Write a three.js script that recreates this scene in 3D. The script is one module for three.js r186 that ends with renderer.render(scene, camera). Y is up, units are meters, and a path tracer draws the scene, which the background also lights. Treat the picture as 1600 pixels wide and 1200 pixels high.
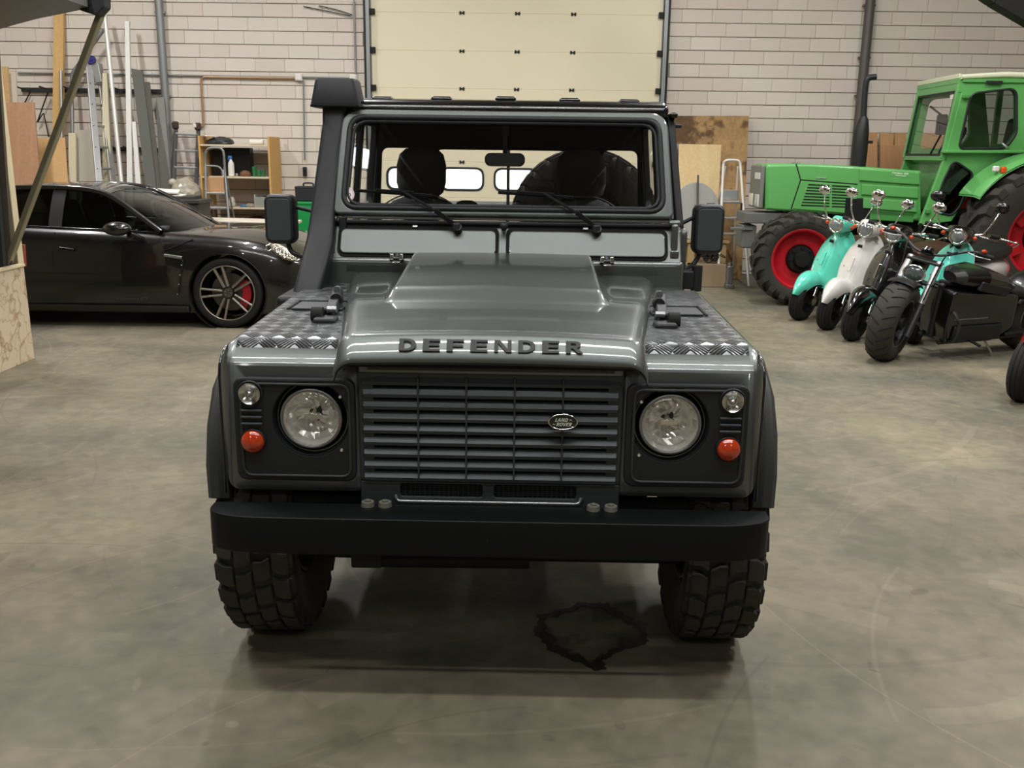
import * as THREE from 'three';
import { RoundedBoxGeometry } from 'three/addons/geometries/RoundedBoxGeometry.js';
import { mergeGeometries, mergeVertices, toCreasedNormals } from 'three/addons/utils/BufferGeometryUtils.js';
import { FontLoader } from 'three/addons/loaders/FontLoader.js';
import { TextGeometry } from 'three/addons/geometries/TextGeometry.js';
import { RectAreaLightUniformsLib } from 'three/addons/lights/RectAreaLightUniformsLib.js';
import { Brush, Evaluator, SUBTRACTION } from 'three-bvh-csg';

// ---------------------------------------------------------------- camera, light, exposure
const CAM_H = 1.58, PITCH = 13.5 * Math.PI / 180, ROLL = 0.75 * Math.PI / 180, FOCAL = 1500;
const scene = new THREE.Scene();
const camera = new THREE.PerspectiveCamera(2 * Math.atan(600 / FOCAL) * 180 / Math.PI, 4 / 3, 0.05, 80);
camera.position.set(0, CAM_H, 0);
camera.rotation.set(-PITCH, 0, ROLL, 'YXZ');
const renderer = new THREE.WebGLRenderer({ antialias: true });
renderer.toneMapping = THREE.LinearToneMapping;
renderer.toneMappingExposure = 1.0;
renderer.shadowMap.enabled = true;
scene.background = new THREE.Color(2.6, 2.9, 3.0);          // overcast daylight outside the roller door
RectAreaLightUniformsLib.init();
const CEIL = 5.6, WALL_Z = -13.2, X_L = -8.6, X_R = 9.4, Z_F = 7.5;
// fluorescent battens: [x, z]; each is a glowing tube plus an area light of the same size
const LAMP_SPOTS = [[-5.6, -9.6, 1.05], [-2.6, -9.6, 0.7], [2.4, -9.6, 0.65], [4.9, -8.0, 0.7], [-1.7, -7.0, 0.8], [1.9, -7.0, 0.8], [-3.5, -4.4, 0.75], [3.7, -4.6, 0.95], [-2.4, -1.7, 0.24, 1], [-0.8, -1.7, 0.24, 1], [0.8, -1.7, 0.24, 1], [2.4, -1.7, 0.24, 1], [-2.4, -0.4, 0.17, 1], [-0.8, -0.4, 0.17, 1], [0.8, -0.4, 0.17, 1], [2.4, -0.4, 0.17, 1], [-3.2, 3.8, 0.4], [3.2, 3.8, 0.4]];   // x, z, relative power, 1 = lies across
const LAMP_POWER = 186, LAMP_COLOR = new THREE.Color(1.0, 0.985, 0.985);

// ---------------------------------------------------------------- helpers
const V2 = (x, y) => new THREE.Vector2(x, y), V3 = (x, y, z) => new THREE.Vector3(x, y, z);
let seed_ = 12345;
const rnd = (a = 0, b = 1) => { seed_ = (seed_ * 1664525 + 1013904223) >>> 0; return a + (b - a) * seed_ / 4294967296; };
const lerp = THREE.MathUtils.lerp, clamp = THREE.MathUtils.clamp, sstep = THREE.MathUtils.smoothstep, rad = (d) => d * Math.PI / 180;
// where a line of sight through a point of the photograph meets the vertical plane at distance d (real coordinates of measured things)
const RC = new THREE.Matrix4().makeRotationFromEuler(new THREE.Euler(-PITCH, 0, ROLL, 'YXZ'));
function at(px, py, d) { const r = V3((px - 800) / FOCAL, (600 - py) / FOCAL, -1).applyMatrix4(RC); r.multiplyScalar(-d / r.z); r.y += CAM_H; return r; }
function ground(px, py, y = 0) { const r = V3((px - 800) / FOCAL, (600 - py) / FOCAL, -1).applyMatrix4(RC); r.multiplyScalar((y - CAM_H) / r.y); r.y = y; return r; }

const used = new Map();
function numbered(name) { const n = used.get(name) ?? 0; used.set(name, n + 1); return n ? name + '_' + String(n).padStart(3, '0') : name; }
function sh(o) { o.traverse((m) => { if (m.isMesh) { m.castShadow = true; m.receiveShadow = true; } }); return o; }
function thing(name, label, category, pos = [0, 0, 0], ry = 0, group) {
  const o = new THREE.Group(); o.name = numbered(name); scene.add(o);
  o.position.set(...pos); o.rotation.y = ry; o.userData = { label, category };
  if (group) o.userData.group = group;
  return o;
}
function fix(g) {
  if (!g.attributes.uv) g.setAttribute('uv', new THREE.BufferAttribute(new Float32Array(g.attributes.position.count * 2), 2));
  if (!g.attributes.normal) g.computeVertexNormals();
  for (const k of Object.keys(g.attributes)) if (!['position', 'normal', 'uv'].includes(k)) g.deleteAttribute(k);
  g.morphAttributes = {};
  return g;
}
function merge(list) {
  const l = [].concat(list).filter(Boolean).map(fix);
  if (l.length === 1) return l[0];
  return mergeGeometries(l.map((g) => (g.index ? g.toNonIndexed() : g)));
}
function mesh(name, geo, mat, parent, label) {
  const m = new THREE.Mesh(Array.isArray(geo) ? merge(geo) : fix(geo), mat); m.name = parent === scene ? numbered(name) : name;
  if (label) m.userData.label = label;
  if (parent && parent !== scene) { let n = 0; const b = name; while (parent.children.some((c) => c.name === m.name)) { n++; m.name = b + '_' + String(n).padStart(3, '0'); } }
  (parent ?? scene).add(m); m.castShadow = m.receiveShadow = true;
  return m;
}
function single(name, geo, mat, label, category, group) {
  const m = mesh(name, geo, mat, scene); m.userData = { label, category }; if (group) m.userData.group = group; return m;
}
function part(name, parent) { const g = new THREE.Group(); let n = 0; g.name = name; while (parent.children.some((c) => c.name === g.name)) { n++; g.name = name + '_' + String(n).padStart(3, '0'); } parent.add(g); return g; }
const mv = (g, x = 0, y = 0, z = 0) => g.translate(x, y, z);
function rot(g, x = 0, y = 0, z = 0) { if (x) g.rotateX(x); if (y) g.rotateY(y); if (z) g.rotateZ(z); return g; }
const box = (w, h, d, x = 0, y = 0, z = 0, r = 0.004, s = 2) => mv(r > 0 ? new RoundedBoxGeometry(w, h, d, s, Math.min(r, w / 2.01, h / 2.01, d / 2.01)) : new THREE.BoxGeometry(w, h, d), x, y, z);
function boxUV(g, sc = 1) {                                     // uv in metres by the dominant direction of the face
  g = g.index ? g.toNonIndexed() : g; g.computeBoundingBox();
  const p = g.attributes.position, uv = new Float32Array(p.count * 2), a = V3(), b = V3(), c = V3(), n = V3();
  for (let i = 0; i < p.count; i += 3) {
    a.fromBufferAttribute(p, i); b.fromBufferAttribute(p, i + 1); c.fromBufferAttribute(p, i + 2);
    n.copy(b).sub(a).cross(c.clone().sub(a));
    const ax = Math.abs(n.x), ay = Math.abs(n.y), az = Math.abs(n.z);
    [a, b, c].forEach((v, k) => { const q = ay >= ax && ay >= az ? [v.x, v.z] : ax >= az ? [v.z, v.y] : [v.x, v.y]; uv[(i + k) * 2] = q[0] * sc; uv[(i + k) * 2 + 1] = q[1] * sc; });
  }
  g.setAttribute('uv', new THREE.BufferAttribute(uv, 2)); return g;
}
const cyl = (r0, r1, h, n = 24, open = false) => new THREE.CylinderGeometry(r1, r0, h, n, 1, open);   // r0 bottom, r1 top
function rod(a, b, r, n = 10, r2 = r) {                          // straight bar from a to b
  const A = V3(...a), B = V3(...b), d = B.clone().sub(A), g = cyl(r, r2, d.length(), n);
  g.applyQuaternion(new THREE.Quaternion().setFromUnitVectors(V3(0, 1, 0), d.clone().normalize()));
  return g.translate((A.x + B.x) / 2, (A.y + B.y) / 2, (A.z + B.z) / 2);
}
function bar(a, b, w, h, r = 0.003, roll = 0) {                            // straight rectangular bar from a to b
  const A = V3(...a), B = V3(...b), d = B.clone().sub(A), g = box(w, d.length(), h, 0, 0, 0, r);
  if (roll) g.rotateY(roll);
  g.applyQuaternion(new THREE.Quaternion().setFromUnitVectors(V3(0, 1, 0), d.clone().normalize()));
  return g.translate((A.x + B.x) / 2, (A.y + B.y) / 2, (A.z + B.z) / 2);
}
const tube = (pts, r, seg = 24, n = 8, closed = false, tension = 0.5) => new THREE.TubeGeometry(new THREE.CatmullRomCurve3(pts.map((p) => V3(...p)), closed, 'catmullrom', tension), seg, r, n, closed);
const lathe = (pts, n = 40) => new THREE.LatheGeometry(pts.map((p) => V2(p[0], p[1])), n);
function shape(pts) { const s = new THREE.Shape(); pts.forEach((p, i) => (i ? s.lineTo(p[0], p[1]) : s.moveTo(p[0], p[1]))); s.closePath(); return s; }
function roundShape(pts, r, Cls = THREE.Shape) {                 // polygon with rounded corners; r number or list
  const s = new Cls(), n = pts.length;
  for (let i = 0; i < n; i++) {
    const p = V2(...pts[i]), a = V2(...pts[(i + n - 1) % n]), b = V2(...pts[(i + 1) % n]), rr = Array.isArray(r) ? r[i] : r;
    const da = a.clone().sub(p), db = b.clone().sub(p), ra = Math.min(rr, da.length() * 0.49), rb = Math.min(rr, db.length() * 0.49);
    const q0 = p.clone().add(da.setLength(ra)), q1 = p.clone().add(db.setLength(rb));
    if (i === 0) s.moveTo(q0.x, q0.y); else s.lineTo(q0.x, q0.y);
    if (rr > 0) s.quadraticCurveTo(p.x, p.y, q1.x, q1.y);
  }
  s.closePath(); return s;
}
const rrect = (x0, y0, x1, y1, r, Cls) => roundShape([[x0, y0], [x1, y0], [x1, y1], [x0, y1]], r, Cls);
const ext = (s, d, bevel = 0, seg = 2, curve = 8) => new THREE.ExtrudeGeometry(s, { depth: d - 2 * bevel, bevelEnabled: bevel > 0, bevelThickness: bevel, bevelSize: bevel, bevelOffset: -bevel, bevelSegments: seg, curveSegments: curve }).translate(0, 0, bevel);
// smooth surface over a grid: f(u, v) -> [x, y, z], u and v from 0 to 1
function grid(f, nu, nv, flip = false) {
  const p = [], uv = [], ix = [];
  for (let j = 0; j <= nv; j++) for (let i = 0; i <= nu; i++) { p.push(...f(i / nu, j / nv)); uv.push(i / nu, j / nv); }
  for (let j = 0; j < nv; j++) for (let i = 0; i < nu; i++) {
    const a = j * (nu + 1) + i, b = a + 1, c = a + nu + 1, d = c + 1;
    flip ? ix.push(a, c, b, b, c, d) : ix.push(a, b, c, b, d, c);
  }
  const g = new THREE.BufferGeometry();
  g.setAttribute('position', new THREE.Float32BufferAttribute(p, 3)); g.setAttribute('uv', new THREE.Float32BufferAttribute(uv, 2)); g.setIndex(ix); g.computeVertexNormals();
  return g;
}
// skin over closed rings of points (all of one length), with end caps
function loft(rings, caps = true, crease = 0.7) {
  const n = rings[0].length, p = [], ix = [];
  rings.forEach((r) => r.forEach((q) => p.push(...q)));
  for (let j = 0; j < rings.length - 1; j++) for (let i = 0; i < n; i++) {
    const a = j * n + i, b = j * n + (i + 1) % n, c = a + n, d = b + n; ix.push(a, b, c, b, d, c);
  }
  if (caps) for (const [j, f] of [[0, 1], [rings.length - 1, 0]]) {
    const c = p.length / 3, m = [0, 0, 0]; rings[j].forEach((q) => q.forEach((x, k) => (m[k] += x / n))); p.push(...m);
    for (let i = 0; i < n; i++) { const a = j * n + i, b = j * n + (i + 1) % n; f ? ix.push(c, b, a) : ix.push(c, a, b); }
  }
  const g = new THREE.BufferGeometry();
  g.setAttribute('position', new THREE.Float32BufferAttribute(p, 3)); g.setIndex(ix);
  // turn the faces outwards if the rings were drawn the other way round
  const vol = (() => { let v = 0; const A = V3(), B = V3(), C = V3(); for (let i = 0; i < ix.length; i += 3) { A.fromArray(p, ix[i] * 3); B.fromArray(p, ix[i + 1] * 3); C.fromArray(p, ix[i + 2] * 3); v += A.dot(B.cross(C)); } return v; })();
  if (vol < 0) { for (let i = 0; i < ix.length; i += 3) { const t = ix[i]; ix[i] = ix[i + 1]; ix[i + 1] = t; } g.setIndex(ix); }
  return toCreasedNormals(g, crease);
}
// rounded-rectangle ring in the plane spanned by two directions about a centre
function ring(c, ux, uy, w, h, r, n = 5) {
  const out = [], hw = w / 2, hh = h / 2; r = Math.min(r, hw * 0.99, hh * 0.99);
  for (const [sx, sy, a0] of [[1, 1, 0], [-1, 1, 90], [-1, -1, 180], [1, -1, 270]]) for (let i = 0; i <= n; i++) {
    const a = rad(a0 + 90 * i / n), x = sx * (hw - r) + r * Math.cos(a), y = sy * (hh - r) + r * Math.sin(a);
    out.push([c[0] + ux[0] * x + uy[0] * y, c[1] + ux[1] * x + uy[1] * y, c[2] + ux[2] * x + uy[2] * y]);
  }
  return out;
}
function spline(keys, t) {                                       // keys [[t, v...]] -> smooth interpolation of the values
  if (t <= keys[0][0]) return keys[0].slice(1);
  const m = keys.length - 1; if (t >= keys[m][0]) return keys[m].slice(1);
  let i = 0; while (t > keys[i + 1][0]) i++;
  const k0 = keys[Math.max(0, i - 1)], k1 = keys[i], k2 = keys[i + 1], k3 = keys[Math.min(m, i + 2)], h = k2[0] - k1[0], s = (t - k1[0]) / h;
  return k1.slice(1).map((_, c) => {
    c += 1; const d = (k2[c] - k1[c]) / h, da = k1 === k0 ? d : (k1[c] - k0[c]) / (k1[0] - k0[0]), db = k3 === k2 ? d : (k3[c] - k2[c]) / (k3[0] - k2[0]);
    const m1 = da * d <= 0 ? 0 : Math.sign(d) * Math.min(Math.abs((da + d) / 2), 3 * Math.min(Math.abs(da), Math.abs(d))), m2 = db * d <= 0 ? 0 : Math.sign(d) * Math.min(Math.abs((db + d) / 2), 3 * Math.min(Math.abs(db), Math.abs(d)));
    const s2 = s * s, s3 = s2 * s;
    return (2 * s3 - 3 * s2 + 1) * k1[c] + (s3 - 2 * s2 + s) * h * m1 + (-2 * s3 + 3 * s2) * k2[c] + (s3 - s2) * h * m2;
  });
}
const EV = new Evaluator(); EV.useGroups = false; EV.attributes = ['position', 'normal'];
function cut(g, ...tools) {
  const strip = (q) => { for (const k of Object.keys(q.attributes)) if (!['position', 'normal'].includes(k)) q.deleteAttribute(k); return q; };
  let A = new Brush(strip(g)); A.updateMatrixWorld();
  for (const t of tools) { const B = new Brush(strip(t)); B.updateMatrixWorld(); A = EV.evaluate(A, B, SUBTRACTION); A.updateMatrixWorld(); }
  return A.geometry;
}

// ---------------------------------------------------------------- textures
function noiseTable(n, sd) { const t = new Float32Array(n * n); let s = sd >>> 0; for (let i = 0; i < t.length; i++) { s = (s * 1664525 + 1013904223) >>> 0; t[i] = s / 4294967296; } return t; }
const NT = noiseTable(256, 777);
function vnoise(x, y, per) {                                     // periodic value noise
  const x0 = Math.floor(x), y0 = Math.floor(y), fx = x - x0, fy = y - y0, sx = fx * fx * (3 - 2 * fx), sy = fy * fy * (3 - 2 * fy);
  const w = (a) => ((a % per) + per) % per, h = (a, b) => NT[((w(b) * 57 + per * 13) & 255) * 256 + ((w(a) * 31 + w(b) * 7) & 255)];
  return lerp(lerp(h(x0, y0), h(x0 + 1, y0), sx), lerp(h(x0, y0 + 1), h(x0 + 1, y0 + 1), sx), sy);
}
function fbm(u, v, base, oct = 4, gain = 0.5) { let s = 0, a = 1, t = 0, p = base; for (let i = 0; i < oct; i++) { s += a * vnoise(u * p, v * p + i * 17 % p, p); t += a; a *= gain; p *= 2; } return s / t; }
function dataTex(w, h, f, srgb = true, rep = [1, 1], mirror = false) {
  const d = new Uint8Array(w * h * 4);
  for (let y = 0; y < h; y++) for (let x = 0; x < w; x++) { const c = f(x / w, y / h), o = (y * w + x) * 4; d[o] = clamp(c[0], 0, 1) * 255; d[o + 1] = clamp(c[1], 0, 1) * 255; d[o + 2] = clamp(c[2], 0, 1) * 255; d[o + 3] = 255; }
  const t = new THREE.DataTexture(d, w, h); t.magFilter = THREE.LinearFilter; t.minFilter = THREE.LinearMipmapLinearFilter; t.generateMipmaps = true;
  t.wrapS = t.wrapT = mirror ? THREE.MirroredRepeatWrapping : THREE.RepeatWrapping; t.repeat.set(...rep); if (srgb) t.colorSpace = THREE.SRGBColorSpace; t.needsUpdate = true; return t;
}
function canvasTex(w, h, draw) { const c = document.createElement('canvas'); c.width = w; c.height = h; const g = c.getContext('2d'); draw(g, w, h); const t = new THREE.CanvasTexture(c); t.colorSpace = THREE.SRGBColorSpace; return t; }

// ---------------------------------------------------------------- materials
const std = (color, roughness = 0.6, metalness = 0, o = {}) => new THREE.MeshStandardMaterial({ color, roughness, metalness, ...o });
const phys = (color, roughness, metalness, o = {}) => new THREE.MeshPhysicalMaterial({ color, roughness, metalness, ...o });
const grainBump = dataTex(256, 256, (u, v) => { const n = fbm(u, v, 32, 3, 0.7); return [n, n, n]; }, false, [6, 6]);
const M = {
  paint: phys(0x666b68, 0.44, 0.85, { clearcoat: 1, clearcoatRoughness: 0.06 }),
  blackGloss: phys(0x070808, 0.25, 0, { clearcoat: 0.8, clearcoatRoughness: 0.05 }),
  blackPlastic: std(0x15181a, 0.55),
  slat: std(0x2f3538, 0.5),
  blackSatin: phys(0x06090a, 0.5, 0, { specularIntensity: 0.5 }),
  archPlastic: std(0x2b2d2c, 0.65),
  darkMetal: std(0x1a1a19, 0.6, 0.4),
  voidBlack: std(0x050505, 0.9),
  rubber: std(0x0d0d0c, 0.8, 0, { bumpMap: grainBump, bumpScale: 0.0006 }),
  rubberWorn: std(0x322f28, 0.85, 0, { bumpMap: grainBump, bumpScale: 0.001 }),
  chrome: std(0xe6e6e4, 0.08, 1),
  steel: std(0x9a9c9b, 0.35, 0.9),
  alu: std(0xb9bab8, 0.42, 0.85),
  galv: std(0x8e9190, 0.5, 0.7),
  glass: phys(0xffffff, 0.02, 0, { transmission: 1, thickness: 0, ior: 1.5 }),
  glassTint: phys(0x9fb0a8, 0.02, 0, { transmission: 1, thickness: 0, ior: 1.5 }),
  glassDark: phys(0x5c6663, 0.02, 0, { transmission: 1, thickness: 0, ior: 1.5 }),
  lens: phys(0xf2f2f2, 0.06, 0, { transmission: 1, thickness: 0, ior: 1.5 }),
  amber: phys(0xb5370f, 0.12, 0, { clearcoat: 1 }),
  fabric: std(0x565959, 0.95),
  white: std(0xdedbd2, 0.6),
  cream: std(0xd6c9a4, 0.6),
};
// ---------------------------------------------------------------- the hall
function struct(name, geo, mat) { const m = mesh(name, geo, mat, scene); m.userData.kind = 'structure'; return m; }
function structGroup(name) { const g = new THREE.Group(); g.name = numbered(name); g.userData.kind = 'structure'; scene.add(g); return g; }
{
  // polished grey-brown concrete with drag marks, tyre streaks and cloudy patches
  const N = 2048;
  const floorTex = canvasTex(N, N, (g) => {
    const im = g.createImageData(N, N), d = im.data;
    for (let y = 0; y < N; y++) for (let x = 0; x < N; x++) {
      const u = x / N, v = y / N, big = fbm(u, v, 4, 5, 0.55), warp = fbm(u, v, 6, 3) - 0.5, fine = fbm(u, v, 128, 2, 0.6);
      const wipe = fbm((u + warp * 0.06), (v + 0.35 * u + warp * 0.05) % 1, 3, 6, 0.62), sw = fbm((u * 0.8 + 0.6 * v + warp * 0.10) % 1, (v * 4 + warp * 0.3) % 1, 3, 6, 0.62), sw2 = fbm((u * 5 + warp * 0.4) % 1, (v + 0.2 * u) % 1, 3, 6, 0.6);
      const dark = sstep(fbm((u + 0.3) % 1, (v + 0.7) % 1, 7, 5, 0.55), 0.55, 0.74);
      const k = 0.545 + (big - 0.5) * 0.26 + (wipe - 0.5) * 0.18 + (sw - 0.5) * 0.22 + (sw2 - 0.5) * 0.18 + (fine - 0.5) * 0.11 - dark * 0.07, w = (big - 0.5) * 0.05, o = (y * N + x) * 4;
      d[o] = 255 * clamp(k * 0.925 + w, 0, 1); d[o + 1] = 255 * clamp(k * 0.88, 0, 1); d[o + 2] = 255 * clamp(k * 0.735 - w, 0, 1); d[o + 3] = 255;
    }
    g.putImageData(im, 0, 0);
    // scuffs: drag marks, tyre arcs and pale scratches
    for (let i = 0; i < 420; i++) {
      const x = rnd(0, N), y = rnd(0, N), r = rnd(60, 900), a = rnd(0, 6.28), l = rnd(0.08, 0.7), pale = rnd() < 0.6;
      g.strokeStyle = pale ? 'rgba(214,203,176,' + rnd(0.03, 0.16).toFixed(3) + ')' : 'rgba(40,32,22,' + rnd(0.03, 0.13).toFixed(3) + ')';
      g.lineWidth = rnd() < 0.75 ? rnd(1, 4) : rnd(8, 46); g.beginPath(); g.arc(x + r * Math.cos(a), y + r * Math.sin(a), r, a + Math.PI - l / 2, a + Math.PI + l / 2); g.stroke();
    }
    for (let i = 0; i < 260; i++) { g.fillStyle = rnd() < 0.5 ? 'rgba(40,30,20,' + rnd(0.05, 0.2).toFixed(3) + ')' : 'rgba(220,210,185,' + rnd(0.05, 0.2).toFixed(3) + ')'; g.beginPath(); g.ellipse(rnd(0, N), rnd(0, N), rnd(1, 12), rnd(1, 7), rnd(0, 3), 0, 7); g.fill(); }
  });
  floorTex.wrapS = floorTex.wrapT = THREE.MirroredRepeatWrapping; floorTex.repeat.set(1 / 7, 1 / 7); floorTex.offset.set(0.37, 0.23);
  const floorRough = dataTex(512, 512, (u, v) => { const n = 0.40 + 0.42 * fbm(u, v, 6, 5, 0.6); return [n, n, n]; }, false, [1 / 5, 1 / 5], true);
  const floorBump = dataTex(512, 512, (u, v) => { const n = fbm(u, v, 64, 3, 0.7) * 0.6 + fbm(u, v, 5, 3) * 0.4; return [n, n, n]; }, false, [1 / 1.3, 1 / 1.3], true);
  M.floor = std(0xd6d4d0, 1, 0, { map: floorTex, roughnessMap: floorRough, bumpMap: floorBump, bumpScale: 0.0012 });
  struct('floor', boxUV(box(X_R - X_L + 0.6, 0.3, Z_F - WALL_Z + 0.6, (X_L + X_R) / 2, -0.15, (Z_F + WALL_Z) / 2, 0)), M.floor);
  M.wallPlain = std(0xb5a994, 0.9);
  M.ceil = std(0x77736a, 0.9);
  struct('ceiling', box(X_R - X_L + 0.6, 0.25, Z_F - WALL_Z + 0.6, (X_L + X_R) / 2, CEIL + 0.125, (Z_F + WALL_Z) / 2, 0), M.ceil);
  struct('wall_left', box(0.3, CEIL, Z_F - WALL_Z + 0.6, X_L - 0.15, CEIL / 2, (Z_F + WALL_Z) / 2, 0), M.wallPlain);
  struct('wall_right', box(0.3, CEIL, Z_F - WALL_Z + 0.6, X_R + 0.15, CEIL / 2, (Z_F + WALL_Z) / 2, 0), M.wallPlain);
  struct('wall_front', box(X_R - X_L, CEIL, 0.3, (X_L + X_R) / 2, CEIL / 2, Z_F + 0.15, 0), std(0x817b70, 0.9));
  // steel portal rafter that shows as a dark wedge in the top right corner
  const a = at(1556, -6, 9.0), b = at(1612, 26, 9.0);
  const bm = struct('trim_1', [bar([a.x, a.y, -9], [b.x + 2.2, b.y - 1.1, -9], 0.16, 0.16), bar([a.x - 2.6, a.y + 1.55, -9], [a.x, a.y, -9], 0.16, 0.16)], M.darkMetal);

  // block walls: every block seen in the photograph is a piece, the rest of each wall is joined
  const ROW = 0.1688, BW = 0.388, GRID0 = 1.736 - ROW * 10, D0 = -1.965, D1 = 1.975, DTOP = 4.0;
  const tones = [0xe0d8ca, 0xded5c6, 0xe2d9cb, 0xdbd2c4, 0xe0d5c9, 0xded1c5].map((c) => std(c, 0.85, 0, { bumpMap: grainBump, bumpScale: 0.002 }));
  const joint = std(0x9a9184, 0.95);
  const blockGeo = box(BW - 0.003, ROW - 0.012, 0.05, 0, 0, 0, 0.003, 1);
  for (const side of ['left', 'right']) {
    const x0 = side === 'left' ? X_L : D1, x1 = side === 'left' ? D0 : X_R, w = structGroup('wall_back_' + side);
    mesh('mortar', box(x1 - x0, CEIL, 0.3, (x0 + x1) / 2, CEIL / 2, WALL_Z - 0.15 - 0.012, 0), joint, w);
    const rest = [], seen = [];
    for (let k = -1; GRID0 + k * ROW < CEIL; k++) {
      const yb = Math.max(0.004, GRID0 + k * ROW), yt = Math.min(CEIL, GRID0 + (k + 1) * ROW); if (yt - yb < 0.03) continue;
      const off = (((k % 3) + 3) % 3) * BW / 3 + (k % 2 ? 0.07 : 0), n0 = Math.floor((x0 - off) / BW);
      for (let i = n0; off + i * BW < x1; i++) {
        const a = Math.max(x0, off + i * BW), b = Math.min(x1, off + (i + 1) * BW); if (b - a < 0.04) continue;
        const cx = (a + b) / 2, cy = (yb + yt) / 2, vis = yt < 3.75 && yb > 0.1 && (side === 'left' ? cx > -7.15 : cx < 7.05);
        (vis ? seen : rest).push([cx, cy, (b - a) / BW, (yt - yb) / ROW]);
      }
    }
    seen.sort((p, q) => q[1] - p[1]);
    seen.forEach(([x, y, sx, sy], i) => {
      const d = rnd(-0.0025, 0.0025), m = tones[Math.floor(rnd(0, 6))];
      if (i < 298) { const o = new THREE.Mesh(blockGeo, m); o.name = i ? 'block_' + String(i).padStart(3, '0') : 'block'; o.position.set(x, y, WALL_Z - 0.025 + d); o.scale.set(sx, sy, 1); o.castShadow = o.receiveShadow = true; w.add(o); }
      else rest.push([x, y, sx, sy]);
    });
    const far = mesh('block_remainder', rest.map(([x, y, sx, sy]) => mv(new THREE.BoxGeometry(BW * sx - 0.003, ROW * sy - 0.012, 0.05), x, y, WALL_Z - 0.025)), tones[1], w); far.userData.kind = 'stuff';
  }
  struct('wall_back_lintel', box(D1 - D0, CEIL - DTOP, 0.3, (D0 + D1) / 2, (CEIL + DTOP) / 2, WALL_Z - 0.15, 0), tones[1]);

  // sectional roller door with five slotted windows
  const door = structGroup('door_1'), dz = WALL_Z + 0.01;
  const panelMat = std(0xe3dabb, 0.55);
  const PH = 0.47, P0 = 0.99 - 2 * PH;
  for (let i = 0; i < 9; i++) {
    const yb = Math.max(0.001, P0 + i * PH), yt = Math.min(P0 + (i + 1) * PH, DTOP + 0.25); if (yt - yb < 0.05 || yb > DTOP) continue;
    const s = rrect(-1.9, yb, 1.9, yt, 0.012);
    const holes = i === 2 ? [0, 1, 2, 3, 4].map((k) => [-1.43 + k * 0.722]) : [];
    holes.forEach(([c]) => s.holes.push(rrect(c - 0.275, 1.10, c + 0.275, 1.372, 0.10, THREE.Path)));
    const p = mesh('panel', mv(boxUV(ext(s, 0.045, 0.005, 1), 1 / PH), 0, 0, dz - 0.05), panelMat, door);
    holes.forEach(([c]) => {
      const f = rrect(c - 0.298, 1.078, c + 0.298, 1.394, 0.12); f.holes.push(rrect(c - 0.268, 1.108, c + 0.268, 1.364, 0.095, THREE.Path));
      const fr = mesh('window_frame', mv(ext(f, 0.06, 0.004, 1), 0, 0, dz - 0.055), M.blackPlastic, door, 'black rounded window frame');
      mesh('pane', mv(ext(rrect(c - 0.27, 1.105, c + 0.27, 1.367, 0.098), 0.006), 0, 0, dz - 0.03), M.glass, fr);
    });
    if (i >= 3) for (const x of [-0.71, 0.01, 0.735]) mesh('hinge', [box(0.022, 0.042, 0.012, x - 0.022, yb, dz + 0.003), box(0.022, 0.042, 0.012, x + 0.022, yb, dz + 0.003), box(0.05, 0.014, 0.016, x, yb, dz + 0.004)], M.darkMetal, door);
    if (i >= 1) for (const s of [-1, 1]) mesh('roller_bracket', [box(0.07, 0.07, 0.05, s * 1.87, yb, dz + 0.02), rot(cyl(0.03, 0.03, 0.06, 12), 0, 0, Math.PI / 2).translate(s * 1.93, yb, dz + 0.03)], M.darkMetal, door);
  }
  mesh('weather_strip', [8, 7, 6, 5, 4, 3, 2, 1].map((i) => box(3.8, 0.03, 0.006, 0, P0 + i * PH, dz - 0.053, 0)).concat([box(3.8, 0.05, 0.03, 0, 0.025, dz - 0.06, 0), box(0.08, DTOP, 0.02, -1.93, DTOP / 2, dz - 0.06, 0), box(0.08, DTOP, 0.02, 1.93, DTOP / 2, dz - 0.06, 0)]), M.blackPlastic, door);
  for (const s of [-1, 1]) {
    mesh('track', [box(0.05, DTOP, 0.012, s * 1.915, DTOP / 2, dz + 0.0), box(0.012, DTOP, 0.07, s * 1.945, DTOP / 2, dz + 0.04), box(0.05, DTOP, 0.012, s * 1.925, DTOP / 2, dz + 0.075)], M.galv, door);
    mesh('seal', box(0.025, DTOP, 0.03, s * 1.972, DTOP / 2, dz + 0.02), M.blackPlastic, door);
  }

  // ceiling battens
  for (const [x, z, k, across] of LAMP_SPOTS) {
    const l = thing('batten_lamp', 'white ceiling batten lamp with a bare fluorescent tube above the hall', 'lamp', [x, CEIL - 0.3, z], across ? Math.PI / 2 : 0, 'fluorescent battens under the hall ceiling');
    mesh('housing', [box(0.12, 0.07, 1.55, 0, 0.05, 0, 0.01), rod([0, 0.06, -0.5], [0, 0.32, -0.5], 0.006), rod([0, 0.06, 0.5], [0, 0.32, 0.5], 0.006)], M.white, l);
    mesh('tube', rot(cyl(0.019, 0.019, 1.5, 16), Math.PI / 2).translate(0, -0.01, 0), new THREE.MeshStandardMaterial({ color: 0xffffff, emissive: LAMP_COLOR, emissiveIntensity: 30 * k + 10 }), l);
    const q = new THREE.RectAreaLight(LAMP_COLOR, LAMP_POWER * k, 0.16, 1.5); q.position.set(0, -0.05, 0); q.rotation.x = -Math.PI / 2; l.add(q);
  }
}
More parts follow.
